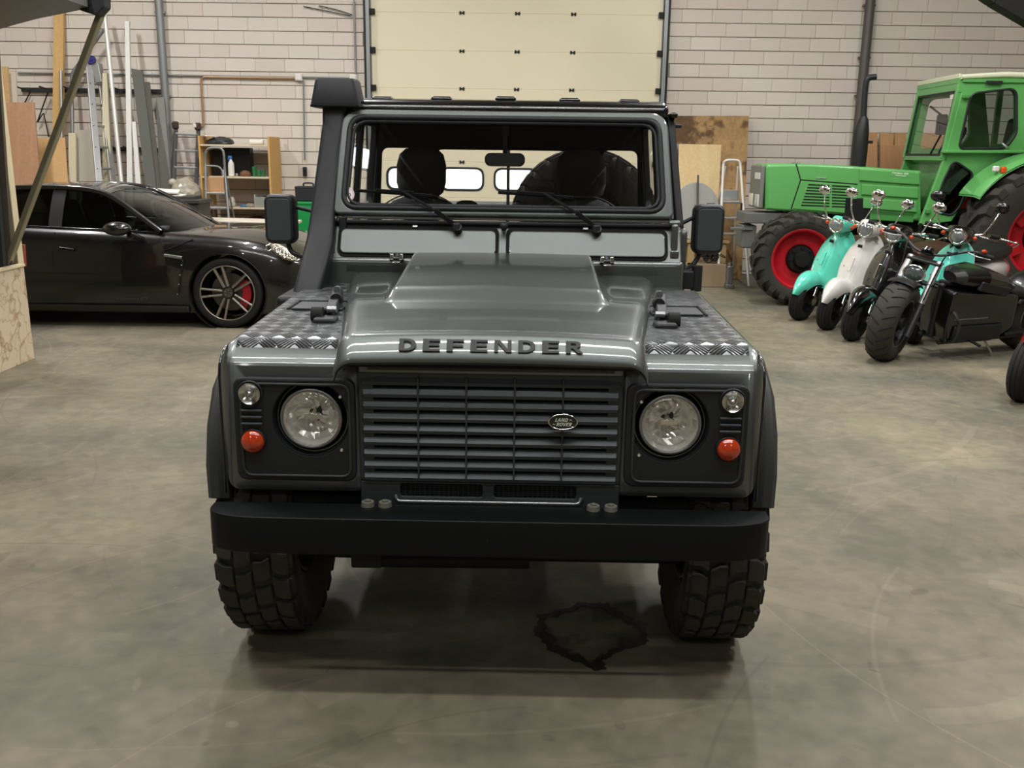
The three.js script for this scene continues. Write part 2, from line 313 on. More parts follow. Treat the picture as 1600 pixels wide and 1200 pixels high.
// ---------------------------------------------------------------- the dark grey off-road car in the middle
// local axes: x to the right in the photograph, y up, z towards the camera; origin on the floor under the front axle
const font = await new FontLoader().loadAsync('fonts/droid/droid_sans_bold.typeface.json');
const car = thing('off_road_car', 'dark grey boxy off-road car with chequer plate wings and black snorkel, parked facing forward', 'car', [-0.055, 0, -3.06], rad(-0.8));
const platesTex = dataTex(512, 512, (u, v) => {            // five-bar relief of chequer plate, 8 x 8 cells
  const cx = Math.floor(u * 8), cy = Math.floor(v * 8), dir = (cx + cy) % 2 ? 1 : -1, x = u * 8 - cx - 0.5, y = v * 8 - cy - 0.5;
  const s = (x + dir * y) * 0.7071, t = (x - dir * y) * 0.7071, w = 0.52 - Math.abs(s) * 0.0, bar = Math.abs(((t * 6.2 + 50.5) % 1) - 0.5) * 2;
  const inside = Math.abs(t) < 0.40 && Math.abs(s) < w * (1 - 0.35 * (Math.abs(t) / 0.4) ** 2) ? 1 : 0;
  const h = inside * (1 - bar ** 2) * (1 - (Math.abs(s) / 0.56) ** 4); return [h, h, h];
}, false, [1, 1]);
const plateMat = std(0x6a6d6e, 0.33, 0.85, { bumpMap: platesTex, bumpScale: 0.009 });
{
  const P = M.paint;
  // ---- wings
  const archPts = [[0.43, 0.40], [0.40, 0.60], [0.355, 0.74], [0.27, 0.85], [0.15, 0.905], [0, 0.915], [-0.16, 0.90], [-0.30, 0.83], [-0.40, 0.72], [-0.45, 0.56], [-0.46, 0.40]];
  for (const s of [-1, 1]) {
    const wing = part('wing', car);
    let g = mv(new RoundedBoxGeometry(0.46, 0.475, 1.09, 10, 0.062), s * 0.566, 0.805, -0.145);
    // a small lean: the top rises towards the rear
    const tool = ext(shape(archPts.map(([z, y]) => [z, y])), 0.6); tool.rotateY(-Math.PI / 2); tool.translate(s * 0.62 + 0.3, 0, 0);
    const q = g.attributes.position; for (let i = 0; i < q.count; i++) { const y = q.getY(i), z = q.getZ(i); if (y > 0.955 && z > 0.1) q.setZ(i, z - 0.055 * Math.pow(clamp((y - 0.955) / 0.088, 0, 1), 1.2) * clamp((z - 0.1) / 0.2, 0, 1)); if (y > 0.85) q.setY(i, y + (0.4 - z) * 0.028); } g.computeVertexNormals();
    g = cut(g, tool, mv(rot(cyl(0.1, 0.1, 0.3, 40), Math.PI / 2), s * 0.514, 0.833, 0.40)); mesh('panel', toCreasedNormals(g, 0.6), P, wing);
    // chequer plate with folded front edge, flat hatch and its black joint
    const cp = []; const yTop = (z) => 1.043 + (0.4 - z) * 0.028;
    const x0 = s > 0 ? 0.40 : -0.742, x1 = s > 0 ? 0.742 : -0.40;
    for (const [lo] of [[0]]) cp.push(grid((u, v) => {
      const x = lerp(x0, x1, u), z = v < 0.85 ? lerp(-0.62, 0.288, v / 0.85) : 0.288 + 0.066 * Math.sin((v - 0.85) / 0.15 * 0.98), y = v < 0.85 ? yTop(z) + 0.006 : yTop(0.288) + 0.006 - 0.066 * (1 - Math.cos((v - 0.85) / 0.15 * 0.98));
      return [x, y - lo, z];
    }, 8, 40, true));
    { const u = cp[0].attributes.uv, pp = cp[0].attributes.position; for (let i = 0; i < u.count; i++) { const z = pp.getZ(i) + (pp.getZ(i) > 0.288 ? (1.051 - pp.getY(i)) * 0.6 : 0); u.setXY(i, pp.getX(i) * 2.4, z * 2.4); } }
    mesh('chequer_plate', cp, plateMat, wing, 'dark chequer plate with raised bars');
    if (s > 0 || true) {
      const hx = s * 0.60; mesh('vent_cover', box(0.17, 0.008, 0.15, hx, yTop(-0.17) + 0.008, -0.17, 0.003), std(0x3a3d3e, 0.5, 0.5), wing);
      mesh('joint', [box(0.19, 0.004, 0.008, hx, yTop(-0.26) + 0.009, -0.255, 0), box(0.008, 0.004, 0.17, hx + s * 0.095, yTop(-0.17) + 0.009, -0.175, 0)], M.voidBlack, wing);
    }
    // seam along the outer edge
    mesh('edge_trim', tube([[s * 0.772, 1.05, -0.6], [s * 0.773, 1.026, 0.3], [s * 0.774, 1.008, 0.372], [s * 0.776, 0.96, 0.403], [s * 0.777, 0.6, 0.403]], 0.004, 40, 6, false, 0.2), M.blackGloss, wing);
    // wheel arch flare of black plastic
    const fl = [[0.345, 0.56], [0.352, 0.66], [0.325, 0.77], [0.26, 0.865], [0.15, 0.925], [0, 0.935], [-0.17, 0.92], [-0.31, 0.84], [-0.40, 0.72], [-0.44, 0.56]];
    const rings = fl.map(([z, y], i) => {
      const dz = z, dy = y - 0.42, L = Math.hypot(dz, dy), nz = dz / L, ny = dy / L, e = i === 0 || i === fl.length - 1 ? 0.75 : 1;
      const pr = [[0.775, 0.035], [0.80, 0.05], [0.826, 0.045], [0.842, 0.02], [0.845, -0.035], [0.832, -0.04], [0.815, 0.0], [0.775, 0.01]];
      return pr.map(([x, r]) => [s * x, y + ny * r, z + nz * r]);
    });
    mesh('wheel_arch', loft(rings, true, 0.5), M.archPlastic, wing, 'black plastic wheel arch flare');

    // ---- lamp panel
    const lp = part('lamp_panel', car);
    const A = (x0_, x1_) => (s > 0 ? [x0_, x1_] : [-x1_, -x0_]);
    const [a0, a1] = A(0.387, 0.735);
    const sh1 = rrect(a0, 0.645, a1, 0.952, 0.035); sh1.holes.push(new THREE.Path().absarc(s * 0.514, 0.833, 0.108, 0, Math.PI * 2, true));
    mesh('plate', mv(ext(sh1, 0.024, 0.006, 2, 24), 0, 0, 0.395), M.blackPlastic, lp);
    const sh2 = rrect(a0 + 0.022, 0.662, a1 - 0.016, 0.935, 0.028), rim = sh2.getSpacedPoints(90).map((p) => [p.x, p.y, 0.42]);
    mesh('bead', tube(rim, 0.0045, 160, 6, true), M.archPlastic, lp);
    mesh('lamp_recess', mv(rot(lathe([[0.109, 0.02], [0.107, 0.005], [0.094, -0.03], [0.088, -0.032], [0.0878, -0.05], [0.001, -0.05]], 48), Math.PI / 2), s * 0.514, 0.833, 0.40), M.blackPlastic, lp);
    // headlamp
    const hl = part('headlamp', lp);
    const bowl = lathe([[0.083, 0.0], [0.08, -0.012], [0.068, -0.036], [0.045, -0.056], [0.02, -0.066], [0.001, -0.067]], 64);
    const refl = dataTex(128, 64, (u, v) => { const n = 0.5 + 0.5 * Math.sin(u * 60) * Math.sin(v * 9) * 0.6 + 0.3 * fbm(u, v, 8, 3); return [n, n, n]; }, false);
    { let g = lathe([[0.083, 0.0], [0.08, -0.012], [0.07, -0.032], [0.056, -0.047], [0.04, -0.058], [0.024, -0.064], [0.010, -0.067], [0.0005, -0.0675]], 26); const q = g.attributes.position; for (let i = 0; i < q.count; i++) { const r = Math.hypot(q.getX(i), q.getZ(i)); if (r < 0.08) q.setY(i, q.getY(i) + 0.006 * (fbm((q.getX(i) * 9 + 0.5) % 1, (q.getZ(i) * 9 + 0.5) % 1, 24, 1) - 0.5)); } g = g.toNonIndexed(); g.computeVertexNormals();
      mesh('reflector', mv(rot(g, Math.PI / 2), s * 0.514, 0.833, 0.415), std(0xf6f4ec, 0.16, 0.72), hl); }
    mesh('bulb_shield', [mv(rot(cyl(0.013, 0.011, 0.03, 20), Math.PI / 2), s * 0.514, 0.833, 0.372), box(0.05, 0.016, 0.004, s * 0.514, 0.833, 0.389)], M.chrome, hl);
    mesh('lens', mv(rot(lathe([[0.083, 0], [0.075, 0.011], [0.05, 0.021], [0.02, 0.026], [0.0005, 0.027]], 48), Math.PI / 2), s * 0.514, 0.833, 0.414), M.lens, hl);
    mesh('rim', mv(new THREE.TorusGeometry(0.085, 0.0045, 8, 56), s * 0.514, 0.833, 0.414), std(0x777875, 0.35, 0.6), hl);
    // side lamp and amber indicator
    const dome = (r) => rot(lathe([[r, -0.006], [r, 0.006], [r * 0.93, 0.014], [r * 0.6, 0.022], [r * 0.25, 0.026], [0.0005, 0.027]], 36), Math.PI / 2);
    const cup = (r) => rot(lathe([[r * 1.12, 0], [r * 1.12, 0.008], [r * 1.02, 0.012], [r, 0.006], [r * 0.4, 0.002], [0.0005, 0.002]], 36), Math.PI / 2);
    const sl = part('side_lamp', lp), ix = s * 0.684;
    mesh('base', mv(cup(0.033), ix, 0.908, 0.418), M.blackPlastic, sl);
    mesh('reflector', mv(rot(lathe([[0.031, 0.012], [0.018, 0.001], [0.01, 0.0], [0.008, 0.014], [0.0005, 0.016]], 36), Math.PI / 2), ix, 0.908, 0.421), std(0xe8e8e2, 0.18, 1), sl);
    mesh('lens', mv(dome(0.032), ix, 0.908, 0.425), M.lens, sl);
    mesh('ridge', [0.012, 0.021].map((r) => mv(new THREE.TorusGeometry(r, 0.0012, 6, 32), ix, 0.908, 0.449 - r * 0.14)), M.lens, sl);
    const il = part('indicator', lp); il.userData.label = 'round amber indicator lens';
    mesh('base', mv(cup(0.033), s * 0.682, 0.766, 0.418), M.blackPlastic, il);
    mesh('lens', mv(dome(0.0335), s * 0.682, 0.766, 0.422), M.amber, il);
    mesh('ridge', [0.010, 0.020, 0.028].map((r) => mv(new THREE.TorusGeometry(r, 0.0015, 6, 32), s * 0.682, 0.766, 0.4475 - r * r * 14)), M.amber, il);
    for (let k = 0; k < 3; k++) mesh('louvre', box(0.062, 0.008, 0.012, s * 0.683, 0.857 - k * 0.0195, 0.424, 0.004), M.slat, lp);
    for (const y of [0.90, 0.742]) mesh('screw', mv(rot(cyl(0.005, 0.004, 0.004, 12), Math.PI / 2), s * 0.428, y, 0.4205), std(0xe8e8e4, 0.25, 0.8), lp);
  }

  // ---- bonnet
  const hw = (z) => lerp(0.437, 0.595, clamp((0.4 - z) / 1.08, 0, 1)), baseY = (z) => 1.088 + (0.385 - z) * 0.048;
  const bonnetMat = P;
  const top = grid((u, v) => {
    // v runs from the rear edge over the top, then down the front lip
    let z, y, lip = 0;
    if (v < 0.72) { z = lerp(-0.69, 0.365, v / 0.72); }
    else { lip = (v - 0.72) / 0.28; }
    const e = spline([[0, 0.365, 0], [0.14, 0.396, -0.005], [0.24, 0.408, -0.014], [0.74, 0.447, -0.062], [0.87, 0.450, -0.074], [1, 0.438, -0.086]], lip);
    const zz = lip > 0 ? e[0] : z, W = hw(zz) , drop = lip > 0 ? e[1] : 0;
    const a = (u - 0.5) * 2, ea = Math.abs(a), side = sstep(ea, 0.86, 1.0);
    // flat across, then round over the side edge and straight down
    let x, yo;
    if (ea < 0.8) { x = a / 0.8 * (W - 0.05); yo = 0; }
    else if (ea < 0.92) { const t = (ea - 0.8) / 0.12 * Math.PI / 2; x = Math.sign(a) * (W - 0.05 + 0.05 * Math.sin(t)); yo = -0.045 * (1 - Math.cos(t)); }
    else { x = Math.sign(a) * (W + 0.004 * (ea - 0.92) / 0.08); yo = -0.045 - (ea - 0.92) / 0.08 * Math.max(0.005, (baseY(zz) + drop - 0.045) - Math.max(1.008, 1.036 + (0.4 - zz) * 0.028 - 0.012 - (lip > 0 ? 0.03 * lip : 0))); }
    y = baseY(zz) + drop;
    if (lip > 0) y = baseY(0.365) + drop;
    // power bulge, edges steep at the sides, fading out towards the front
    const rise = 0.064 * sstep(-zz, 0.03, 0.12) * (0.6 + 0.4 * sstep(-zz, 0.1, 0.69)), wB = 0.352;
    y += rise * (1 - sstep(Math.abs(x), wB - 0.014, wB + 0.024));
    y += -0.012 * (Math.abs(x) / W) ** 2 * (lip > 0 ? 1 - lip * 0.4 : 1);
    const side_hollow = 0.012 * sstep(-zz, 0.05, 0.3); y -= side_hollow * sstep(Math.abs(x), wB, wB + 0.05) * (1 - side);
    return [x, y + yo, zz];
  }, 150, 130, true);
  const bonnet = part('bonnet', car);
  mesh('panel', top, bonnetMat, bonnet);
  mesh('inner_lip', box(0.86, 0.02, 0.05, 0, 1.0, 0.405, 0.006), M.voidBlack, bonnet);
  // shut line shadows across the rear of the bonnet
  mesh('rear_rail', box(1.24, 0.05, 0.05, 0, 1.135, -0.715, 0.012), P, bonnet);
  // raised letters
  {
    const word = 'DEFENDER', x0 = -0.256, x1 = 0.259, gs = [...word].map((c) => new TextGeometry(c, { font, size: 0.038, depth: 0.004, curveSegments: 4, bevelEnabled: false }));
    const pitch = (x1 - x0 + 0.018) / 8;
    gs.forEach((g, i) => {
      g.computeBoundingBox(); const b = g.boundingBox, w = b.max.x - b.min.x; g.translate(-b.min.x, 0, 0); g.scale((pitch - 0.019) / w, 1, 1);
      g.rotateX(-rad(38)); g.translate(x0 + i * pitch, 1.0405, 0.4402);
      mesh('letter', g, std(0x131516, 0.5), bonnet, 'dark raised letter ' + word[i]);
    });
  }
  for (const s of [-1, 1]) {   // washer jets with chrome sides
    const w = part('washer_jet', bonnet), x = s * 0.405, y = 1.178, z = -0.66;
    mesh('body', [box(0.055, 0.022, 0.05, x, y, z, 0.008), rod([x, y, z + 0.02], [x, y + 0.018, z + 0.005], 0.008)], M.blackGloss, w);
    mesh('clip', [box(0.016, 0.024, 0.012, x - 0.018, y + 0.01, z + 0.02, 0.004), box(0.016, 0.024, 0.012, x + 0.018, y + 0.01, z + 0.02, 0.004), box(0.03, 0.004, 0.02, x, y - 0.01, z + 0.03, 0.001)], M.chrome, w);
  }
  for (const s of [-1, 1]) {   // hinge brackets and rubber stops at the sides of the bonnet
    const w = part('bonnet_bracket', car), X = (z) => s * (hw(z) + 0.025), y = 1.075;
    for (const g of [bar([X(-0.1), y, -0.02], [X(-0.32), y + 0.02, -0.30], 0.035, 0.03, 0.005), box(0.05, 0.045, 0.05, X(-0.1) + s * 0.012, y - 0.005, 0.0, 0.01), box(0.07, 0.03, 0.08, X(-0.02) + s * 0.012, y - 0.018, 0.07, 0.01)]) mesh('arm', g, M.blackPlastic, w);
    for (const g of [mv(rot(cyl(0.026, 0.026, 0.035, 20), 0, 0, Math.PI / 2), X(0) + s * 0.045, y - 0.002, 0.05), mv(rot(cyl(0.02, 0.02, 0.03, 20), Math.PI / 2), X(-0.15), y + 0.02, -0.15)]) mesh('stop', g, M.rubber, w);
    for (const g of [mv(rot(cyl(0.012, 0.012, 0.02, 12), Math.PI / 2, 0, 0), X(-0.2), y + 0.045, -0.2), mv(rot(cyl(0.011, 0.011, 0.03, 12), 0, 0, Math.PI / 2), X(-0.02), y + 0.012, 0.03)]) mesh('bolt', g, M.steel, w);
  }

  // ---- grille
  const gr = part('grille', car);
  mesh('dark_core', [box(0.70, 0.33, 0.02, 0, 0.815, 0.345, 0), box(0.70, 0.02, 0.09, 0, 0.99, 0.37, 0)], M.voidBlack, gr);
  mesh('radiator', mv(new THREE.PlaneGeometry(0.68, 0.3, 1, 1), 0, 0.815, 0.357), std(0x0a0a0a, 0.7, 0.2, { bumpMap: grainBump, bumpScale: 0.01 }), gr);
  const fr = rrect(-0.378, 0.646, 0.378, 0.99, 0.012); fr.holes.push(rrect(-0.335, 0.66, 0.335, 0.955, 0.006, THREE.Path));
  mesh('frame', mv(ext(fr, 0.05, 0.004), 0, 0, 0.355), M.slat, gr);
  const prof = shape([[0, 0], [0.03, -0.004], [0.032, -0.006], [0.034, 0.004], [0.022, 0.019], [0.012, 0.023], [0, 0.016]]);
  for (let k = 0; k < 9; k++) {
    const y = 0.655 + k * 0.0357, w = k === 8 ? 0.742 : 0.736;
    const g = ext(prof, w, 0.004, 2); g.rotateY(-Math.PI / 2); g.translate(w / 2, y, 0.393);
    const q = g.attributes.position; for (let i = 0; i < q.count; i++) { const t = clamp((Math.abs(q.getX(i)) - 0.33) / 0.038, 0, 1); q.setZ(i, q.getZ(i) - t * t * 0.016); }   // blunt ends turn back
    mesh('slat', toCreasedNormals(g, 0.5), M.slat, gr);
  }
  for (const x of [-0.207, -0.069, 0.069, 0.207]) mesh('divider', box(0.005, 0.30, 0.03, x, 0.81, 0.40, 0.001), M.slat, gr);
  mesh('header_panel', box(0.752, 0.03, 0.04, 0, 0.983, 0.395, 0.01), P, gr);
  const badge = part('badge', gr); badge.userData.label = 'green oval maker badge with a silver rim';
  {
    const el = (rx, ry) => { const s = new THREE.Shape(); s.absellipse(0, 0, rx, ry, 0, Math.PI * 2); return s; };
    const bt = canvasTex(512, 256, (g, w, h) => {
      g.fillStyle = '#1d2a20'; g.fillRect(0, 0, w, h); g.fillStyle = '#e3e2d2'; g.textAlign = 'center'; g.textBaseline = 'middle';
      g.font = 'italic bold 88px sans-serif'; g.save(); g.transform(1, 0, -0.12, 1, 0, 0); g.fillText('LAND', 236, 92); g.fillText('ROVER', 290, 172); g.restore();
      g.fillRect(372, 84, 46, 12); g.fillRect(74, 166, 40, 12);
    });
    const face = new THREE.ShapeGeometry(el(0.039, 0.0205), 40); { const p = face.attributes.position, u = face.attributes.uv; for (let i = 0; i < p.count; i++) u.setXY(i, p.getX(i) / 0.08 + 0.5, p.getY(i) / 0.042 + 0.5); }
    mesh('face', mv(face, 0.207, 0.842, 0.4365), std(0xffffff, 0.3, 0.1, { map: bt }), badge);
    mesh('backing', mv(ext(el(0.041, 0.0225), 0.012, 0.002, 2, 32), 0.207, 0.842, 0.423), M.blackGloss, badge);
    const rs = []; for (let i = 0; i < 48; i++) { const t = i / 48 * Math.PI * 2; rs.push([0.207 + 0.0405 * Math.cos(t), 0.842 + 0.0222 * Math.sin(t), 0.4365]); }
    mesh('rim', tube(rs, 0.0022, 96, 6, true), M.chrome, badge);
  }
  // ---- lower valance with two mesh vents
  const va = part('valance', car);
  const vs = rrect(-0.378, 0.565, 0.378, 0.645, 0.008);
  const holes = [[-0.262, -0.022], [0.012, 0.252]];
  holes.forEach(([a, b]) => vs.holes.push(rrect(a, 0.599, b, 0.638, 0.010, THREE.Path)));
  mesh('panel', mv(ext(vs, 0.03, 0.003), 0, 0, 0.375), std(0x3c4142, 0.42, 0.4), va);
  holes.forEach(([a, b]) => {
    mesh('vent_back', box(b - a + 0.02, 0.06, 0.01, (a + b) / 2, 0.609, 0.37, 0), M.voidBlack, va);
    const bars = []; for (let i = 1; i < 17; i++) bars.push(box(0.0045, 0.041, 0.006, a + (b - a) * i / 17, 0.6185, 0.392, 0)); for (let j = 1; j < 6; j++) bars.push(box(b - a, 0.0035, 0.006, (a + b) / 2, 0.599 + 0.039 * j / 6, 0.393, 0));
    mesh('vent_mesh', bars, M.blackPlastic, va);
  });
  mesh('lip', tube([[-0.276, 0.605, 0.408], [-0.272, 0.593, 0.411], [-0.258, 0.587, 0.413], [0, 0.587, 0.413], [0.248, 0.587, 0.413], [0.262, 0.593, 0.411], [0.268, 0.605, 0.408]], 0.005, 60, 8, false, 0.2), std(0x8c8f8f, 0.3, 0.7), va);
  // dark gap bar and front cross member behind the bumper
  const ch = part('chassis', car);
  mesh('cross_member', [box(1.0, 0.12, 0.1, 0, 0.50, 0.36, 0.01), box(0.10, 0.14, 3.1, -0.42, 0.52, -1.2, 0.01), box(0.10, 0.14, 3.1, 0.42, 0.52, -1.2, 0.01), box(1.3, 0.04, 0.02, 0, 0.56, 0.33, 0)], M.voidBlack, ch);
  mesh('axle', [rod([-0.70, 0.385, 0], [0.70, 0.385, 0], 0.045, 18), mv(new THREE.SphereGeometry(0.13, 24, 16), 0.16, 0.385, 0.02), rod([-0.62, 0.335, 0.2], [0.60, 0.335, 0.2], 0.022, 12), rod([-0.40, 0.33, 0.235], [0.12, 0.335, 0.235], 0.032, 14), rod([-0.55, 0.36, 0.26], [0.4, 0.40, 0.28], 0.018, 12), rod([-0.42, 0.42, 0], [-0.42, 0.48, -0.9], 0.03), rod([0.42, 0.42, 0], [0.42, 0.48, -0.9], 0.03)], M.darkMetal, ch);
  mesh('steering_box', [box(0.1, 0.12, 0.14, -0.36, 0.47, 0.38, 0.02), box(0.09, 0.07, 0.03, -0.355, 0.435, 0.46, 0.006), box(0.10, 0.05, 0.05, 0.35, 0.45, 0.42, 0.01)], M.darkMetal, ch);
  mesh('gearbox', [box(0.34, 0.2, 1.0, 0, 0.62, -1.0, 0.06), box(0.5, 0.08, 0.3, 0.05, 0.5, 0.15, 0.03)], M.darkMetal, ch);

  // ---- bumper
  const bu = part('bumper', car);
  const bs = roundShape([[-0.797, 0.44], [0.797, 0.44], [0.797, 0.515], [0.72, 0.556], [0.60, 0.562], [-0.60, 0.562], [-0.72, 0.556], [-0.797, 0.515]], [0.01, 0.01, 0.05, 0.06, 0.2, 0.2, 0.06, 0.05]);
  const bg = ext(bs, 0.108, 0.004, 3, 10); bg.rotateX(Math.PI / 2); bg.scale(1, 1, 1); bg.translate(0, 0.587, 0);
  mesh('beam', toCreasedNormals(bg, 0.5), M.blackSatin, bu);
  for (const s of [-1, 1]) for (const d of [0, 1]) mesh('jacking_bolt', [mv(cyl(0.02, 0.018, 0.014, 20), s * (0.30 + d * 0.05), 0.593, 0.455), mv(cyl(0.009, 0.009, 0.022, 6), s * (0.30 + d * 0.05), 0.594, 0.455)], std(0x77756a, 0.6, 0.5), bu);
  mesh('number_plate_holes', [mv(rot(cyl(0.004, 0.004, 0.004, 8), Math.PI / 2), 0.0, 0.53, 0.5625)], M.darkMetal, bu);

  // ---- bulkhead with two vent flaps
  const bh = part('bulkhead', car);
  const tilt = (y) => -0.695 - (y - 1.17) * 0.56;
  const bp = rrect(-0.70, 1.155, 0.70, 1.318, 0.03), bgeo = ext(bp, 0.06, 0.006);
  const lean = (g) => { const q = g.attributes.position; for (let i = 0; i < q.count; i++) q.setZ(i, q.getZ(i) + tilt(q.getY(i))); g.computeVertexNormals(); return g; };
  mesh('panel', lean(mv(bgeo, 0, 0, -0.06)), P, bh);
  mesh('lower_panel', [box(1.42, 0.62, 0.08, 0, 0.87, -0.73, 0.02), box(0.10, 0.30, 0.14, -0.665, 1.16, -0.845, 0.03), box(0.10, 0.30, 0.14, 0.665, 1.16, -0.845, 0.03)], P, bh);
  for (const s of [-1, 1]) {
    const f = part('vent_flap', bh), x0 = s > 0 ? 0.018 : -0.643, x1 = s > 0 ? 0.643 : -0.018;
    mesh('seal', lean(mv(ext(rrect(x0 - 0.004, 1.182, x1 + 0.004, 1.297, 0.03), 0.006, 0.001), 0, 0, 0.001)), M.voidBlack, f);
    mesh('flap', lean(mv(ext(rrect(x0 + 0.007, 1.194, x1 - 0.007, 1.285, 0.024), 0.016, 0.005, 3), 0, 0, 0.0)), P, f);
    mesh('clip', lean(box(0.022, 0.01, 0.014, s * 0.335 - 0.01, 1.297, 0.008, 0.003)), M.steel, f);
  }
  mesh('lower_seal', box(1.33, 0.014, 0.03, 0, 1.312, -0.765, 0.005), M.blackPlastic, bh);
  mesh('top_rail', box(1.33, 0.012, 0.03, 0, 1.328, -0.772, 0.004), std(0xb0b4b6, 0.2, 0.8), bh);
  for (const s of [-1, 1]) mesh('windscreen_hinge', [box(0.028, 0.11, 0.03, s * 0.672, 1.265, -0.735, 0.01), box(0.034, 0.03, 0.04, s * 0.672, 1.205, -0.722, 0.006), mv(rot(cyl(0.012, 0.012, 0.04, 16), 0, 0, Math.PI / 2), s * 0.672, 1.322, -0.75)], P, bh);
  for (const s of [-1, 1]) mesh('door_hinge', [box(0.06, 0.075, 0.05, s * 0.735, 1.10, -0.78, 0.01), mv(cyl(0.022, 0.022, 0.1, 16), s * 0.775, 1.105, -0.775)], s > 0 ? M.blackPlastic : P, bh);

  // ---- windscreen
  const ws = part('windscreen', car);
  const toWS = (g) => { g.rotateX(-rad(19.2)); return g.translate(0, 1.326, -0.785); };     // leans back
  const H = 0.425, fO = roundShape([[-0.668, 0], [0.668, 0], [0.642, H], [-0.642, H]], [0.03, 0.03, 0.075, 0.075]); fO.holes.push(roundShape([[-0.632, 0.022], [0.632, 0.022], [0.612, H - 0.028], [-0.612, H - 0.028]], [0.06, 0.06, 0.055, 0.055], THREE.Path));
  mesh('frame', toWS(ext(fO, 0.05, 0.008, 3, 12)), P, ws);
  const gasket = (dx, z, r) => { const pts = roundShape([[-0.632 + dx, 0.022 + dx], [0.632 - dx, 0.022 + dx], [0.612 - dx, H - 0.028 - dx], [-0.612 + dx, H - 0.028 - dx]], 0.06).getSpacedPoints(120); pts.pop(); return toWS(tube(pts.map((p) => [p.x, p.y, z]), r, 260, 8, true)); };
  mesh('rubber_seal', [gasket(0.004, 0.048, 0.011), gasket(0.018, 0.04, 0.008)], M.blackPlastic, ws);
  mesh('glass', toWS(mv(new THREE.ShapeGeometry(roundShape([[-0.63, 0.025], [0.63, 0.025], [0.61, H - 0.03], [-0.61, H - 0.03]], 0.055), 10), 0, 0, 0.03)), M.glass, ws);
  const st = canvasTex(256, 256, (g) => { g.fillStyle = '#e9dcdc'; g.fillRect(0, 0, 256, 256); g.strokeStyle = '#c9a0a6'; g.lineWidth = 10; g.beginPath(); g.arc(128, 128, 112, 0, 7); g.stroke(); g.fillStyle = '#3a3a3e'; g.font = 'bold 76px sans-serif'; g.textAlign = 'center'; g.textBaseline = 'middle'; g.fillText('90', 158, 132); g.fillStyle = '#b99aa0'; g.fillRect(44, 128, 62, 10); g.fillRect(36, 80, 90, 7); g.fillRect(80, 26, 96, 8); });
  const stg = new THREE.CircleGeometry(0.031, 36); mesh('sticker', toWS(mv(stg, -0.615 + 0.0, 0.078, 0.046)), std(0xffffff, 0.6, 0, { map: st, side: THREE.DoubleSide }), ws, 'small round white and pink paper sticker');
  const inv = (p) => { const g = new THREE.BufferGeometry().setFromPoints([V3(...p)]); toWS(g); const q = g.attributes.position; return [q.getX(0), q.getY(0), q.getZ(0)]; };
  for (const [px, bx0, bx1] of [[-0.175, -0.572, -0.275], [0.37, -0.02, 0.275]]) {
    const w = part('wiper', car);
    const pv = [px, 1.292, -0.735], e = inv([(bx0 + bx1) / 2 + 0.03, 0.088, 0.068]);
    mesh('pivot', [rod([px, 1.275, -0.75], [px, 1.30, -0.715], 0.016, 16), box(0.03, 0.035, 0.03, px - 0.005, 1.298, -0.722, 0.008)], M.blackPlastic, w);
    const mid = [lerp(px, e[0], 0.4), lerp(1.30, e[1], 0.45) + 0.002, lerp(-0.715, e[2], 0.4) + 0.01];
    mesh('arm', [bar([px, 1.30, -0.715], mid, 0.018, 0.008, 0.002), bar(mid, e, 0.01, 0.006, 0.002)], M.blackSatin, w);
    mesh('blade', [bar(inv([bx0, 0.092, 0.056]), inv([bx1, 0.075, 0.056]), 0.012, 0.008, 0.002), bar(inv([lerp(bx0, bx1, 0.25), 0.090, 0.066]), inv([lerp(bx0, bx1, 0.75), 0.082, 0.066]), 0.014, 0.006, 0.002)], M.blackSatin, w);
  }
  mesh('washer_nozzle', [mv(new THREE.SphereGeometry(0.016, 16, 12), 0.005, 1.305, -0.72), box(0.02, 0.02, 0.03, 0.005, 1.295, -0.735, 0.005)], M.blackPlastic, car);
  // ---- roof, gutters and ribs
  const ro = part('roof', car);
  const rr = []; for (const [z, w, y, h] of [[-0.905, 1.27, 1.745, 0.02], [-0.915, 1.30, 1.75, 0.045], [-0.96, 1.315, 1.757, 0.058], [-1.2, 1.325, 1.772, 0.062], [-1.7, 1.325, 1.772, 0.062], [-1.93, 1.31, 1.758, 0.056], [-1.97, 1.28, 1.745, 0.03]]) rr.push(ring([0, y, z], [1, 0, 0], [0, 1, 0], w, h, 0.028, 6));
  mesh('panel', loft(rr, true, 0.8), M.blackGloss, ro);
  for (const x of [-0.50, -0.26, 0, 0.26, 0.50]) mesh('rib', mv(new RoundedBoxGeometry(0.085, 0.022, 0.92, 4, 0.011), x, 1.794 - Math.abs(x) * 0.012, -1.44), M.blackGloss, ro);
  mesh('gutter', [-1, 1].map((s) => box(0.03, 0.022, 1.08, s * 0.672, 1.735, -1.44, 0.008)), M.blackGloss, ro);
  mesh('gutter_end', box(0.03, 0.014, 0.03, 0.695, 1.695, -0.95, 0.005), M.blackPlastic, ro);
  // ---- cab sides, doors, rear wall
  const sideZ = [[-0.79, 0.60], [-1.90, 0.60], [-1.90, 1.30], [-0.79, 1.30]];
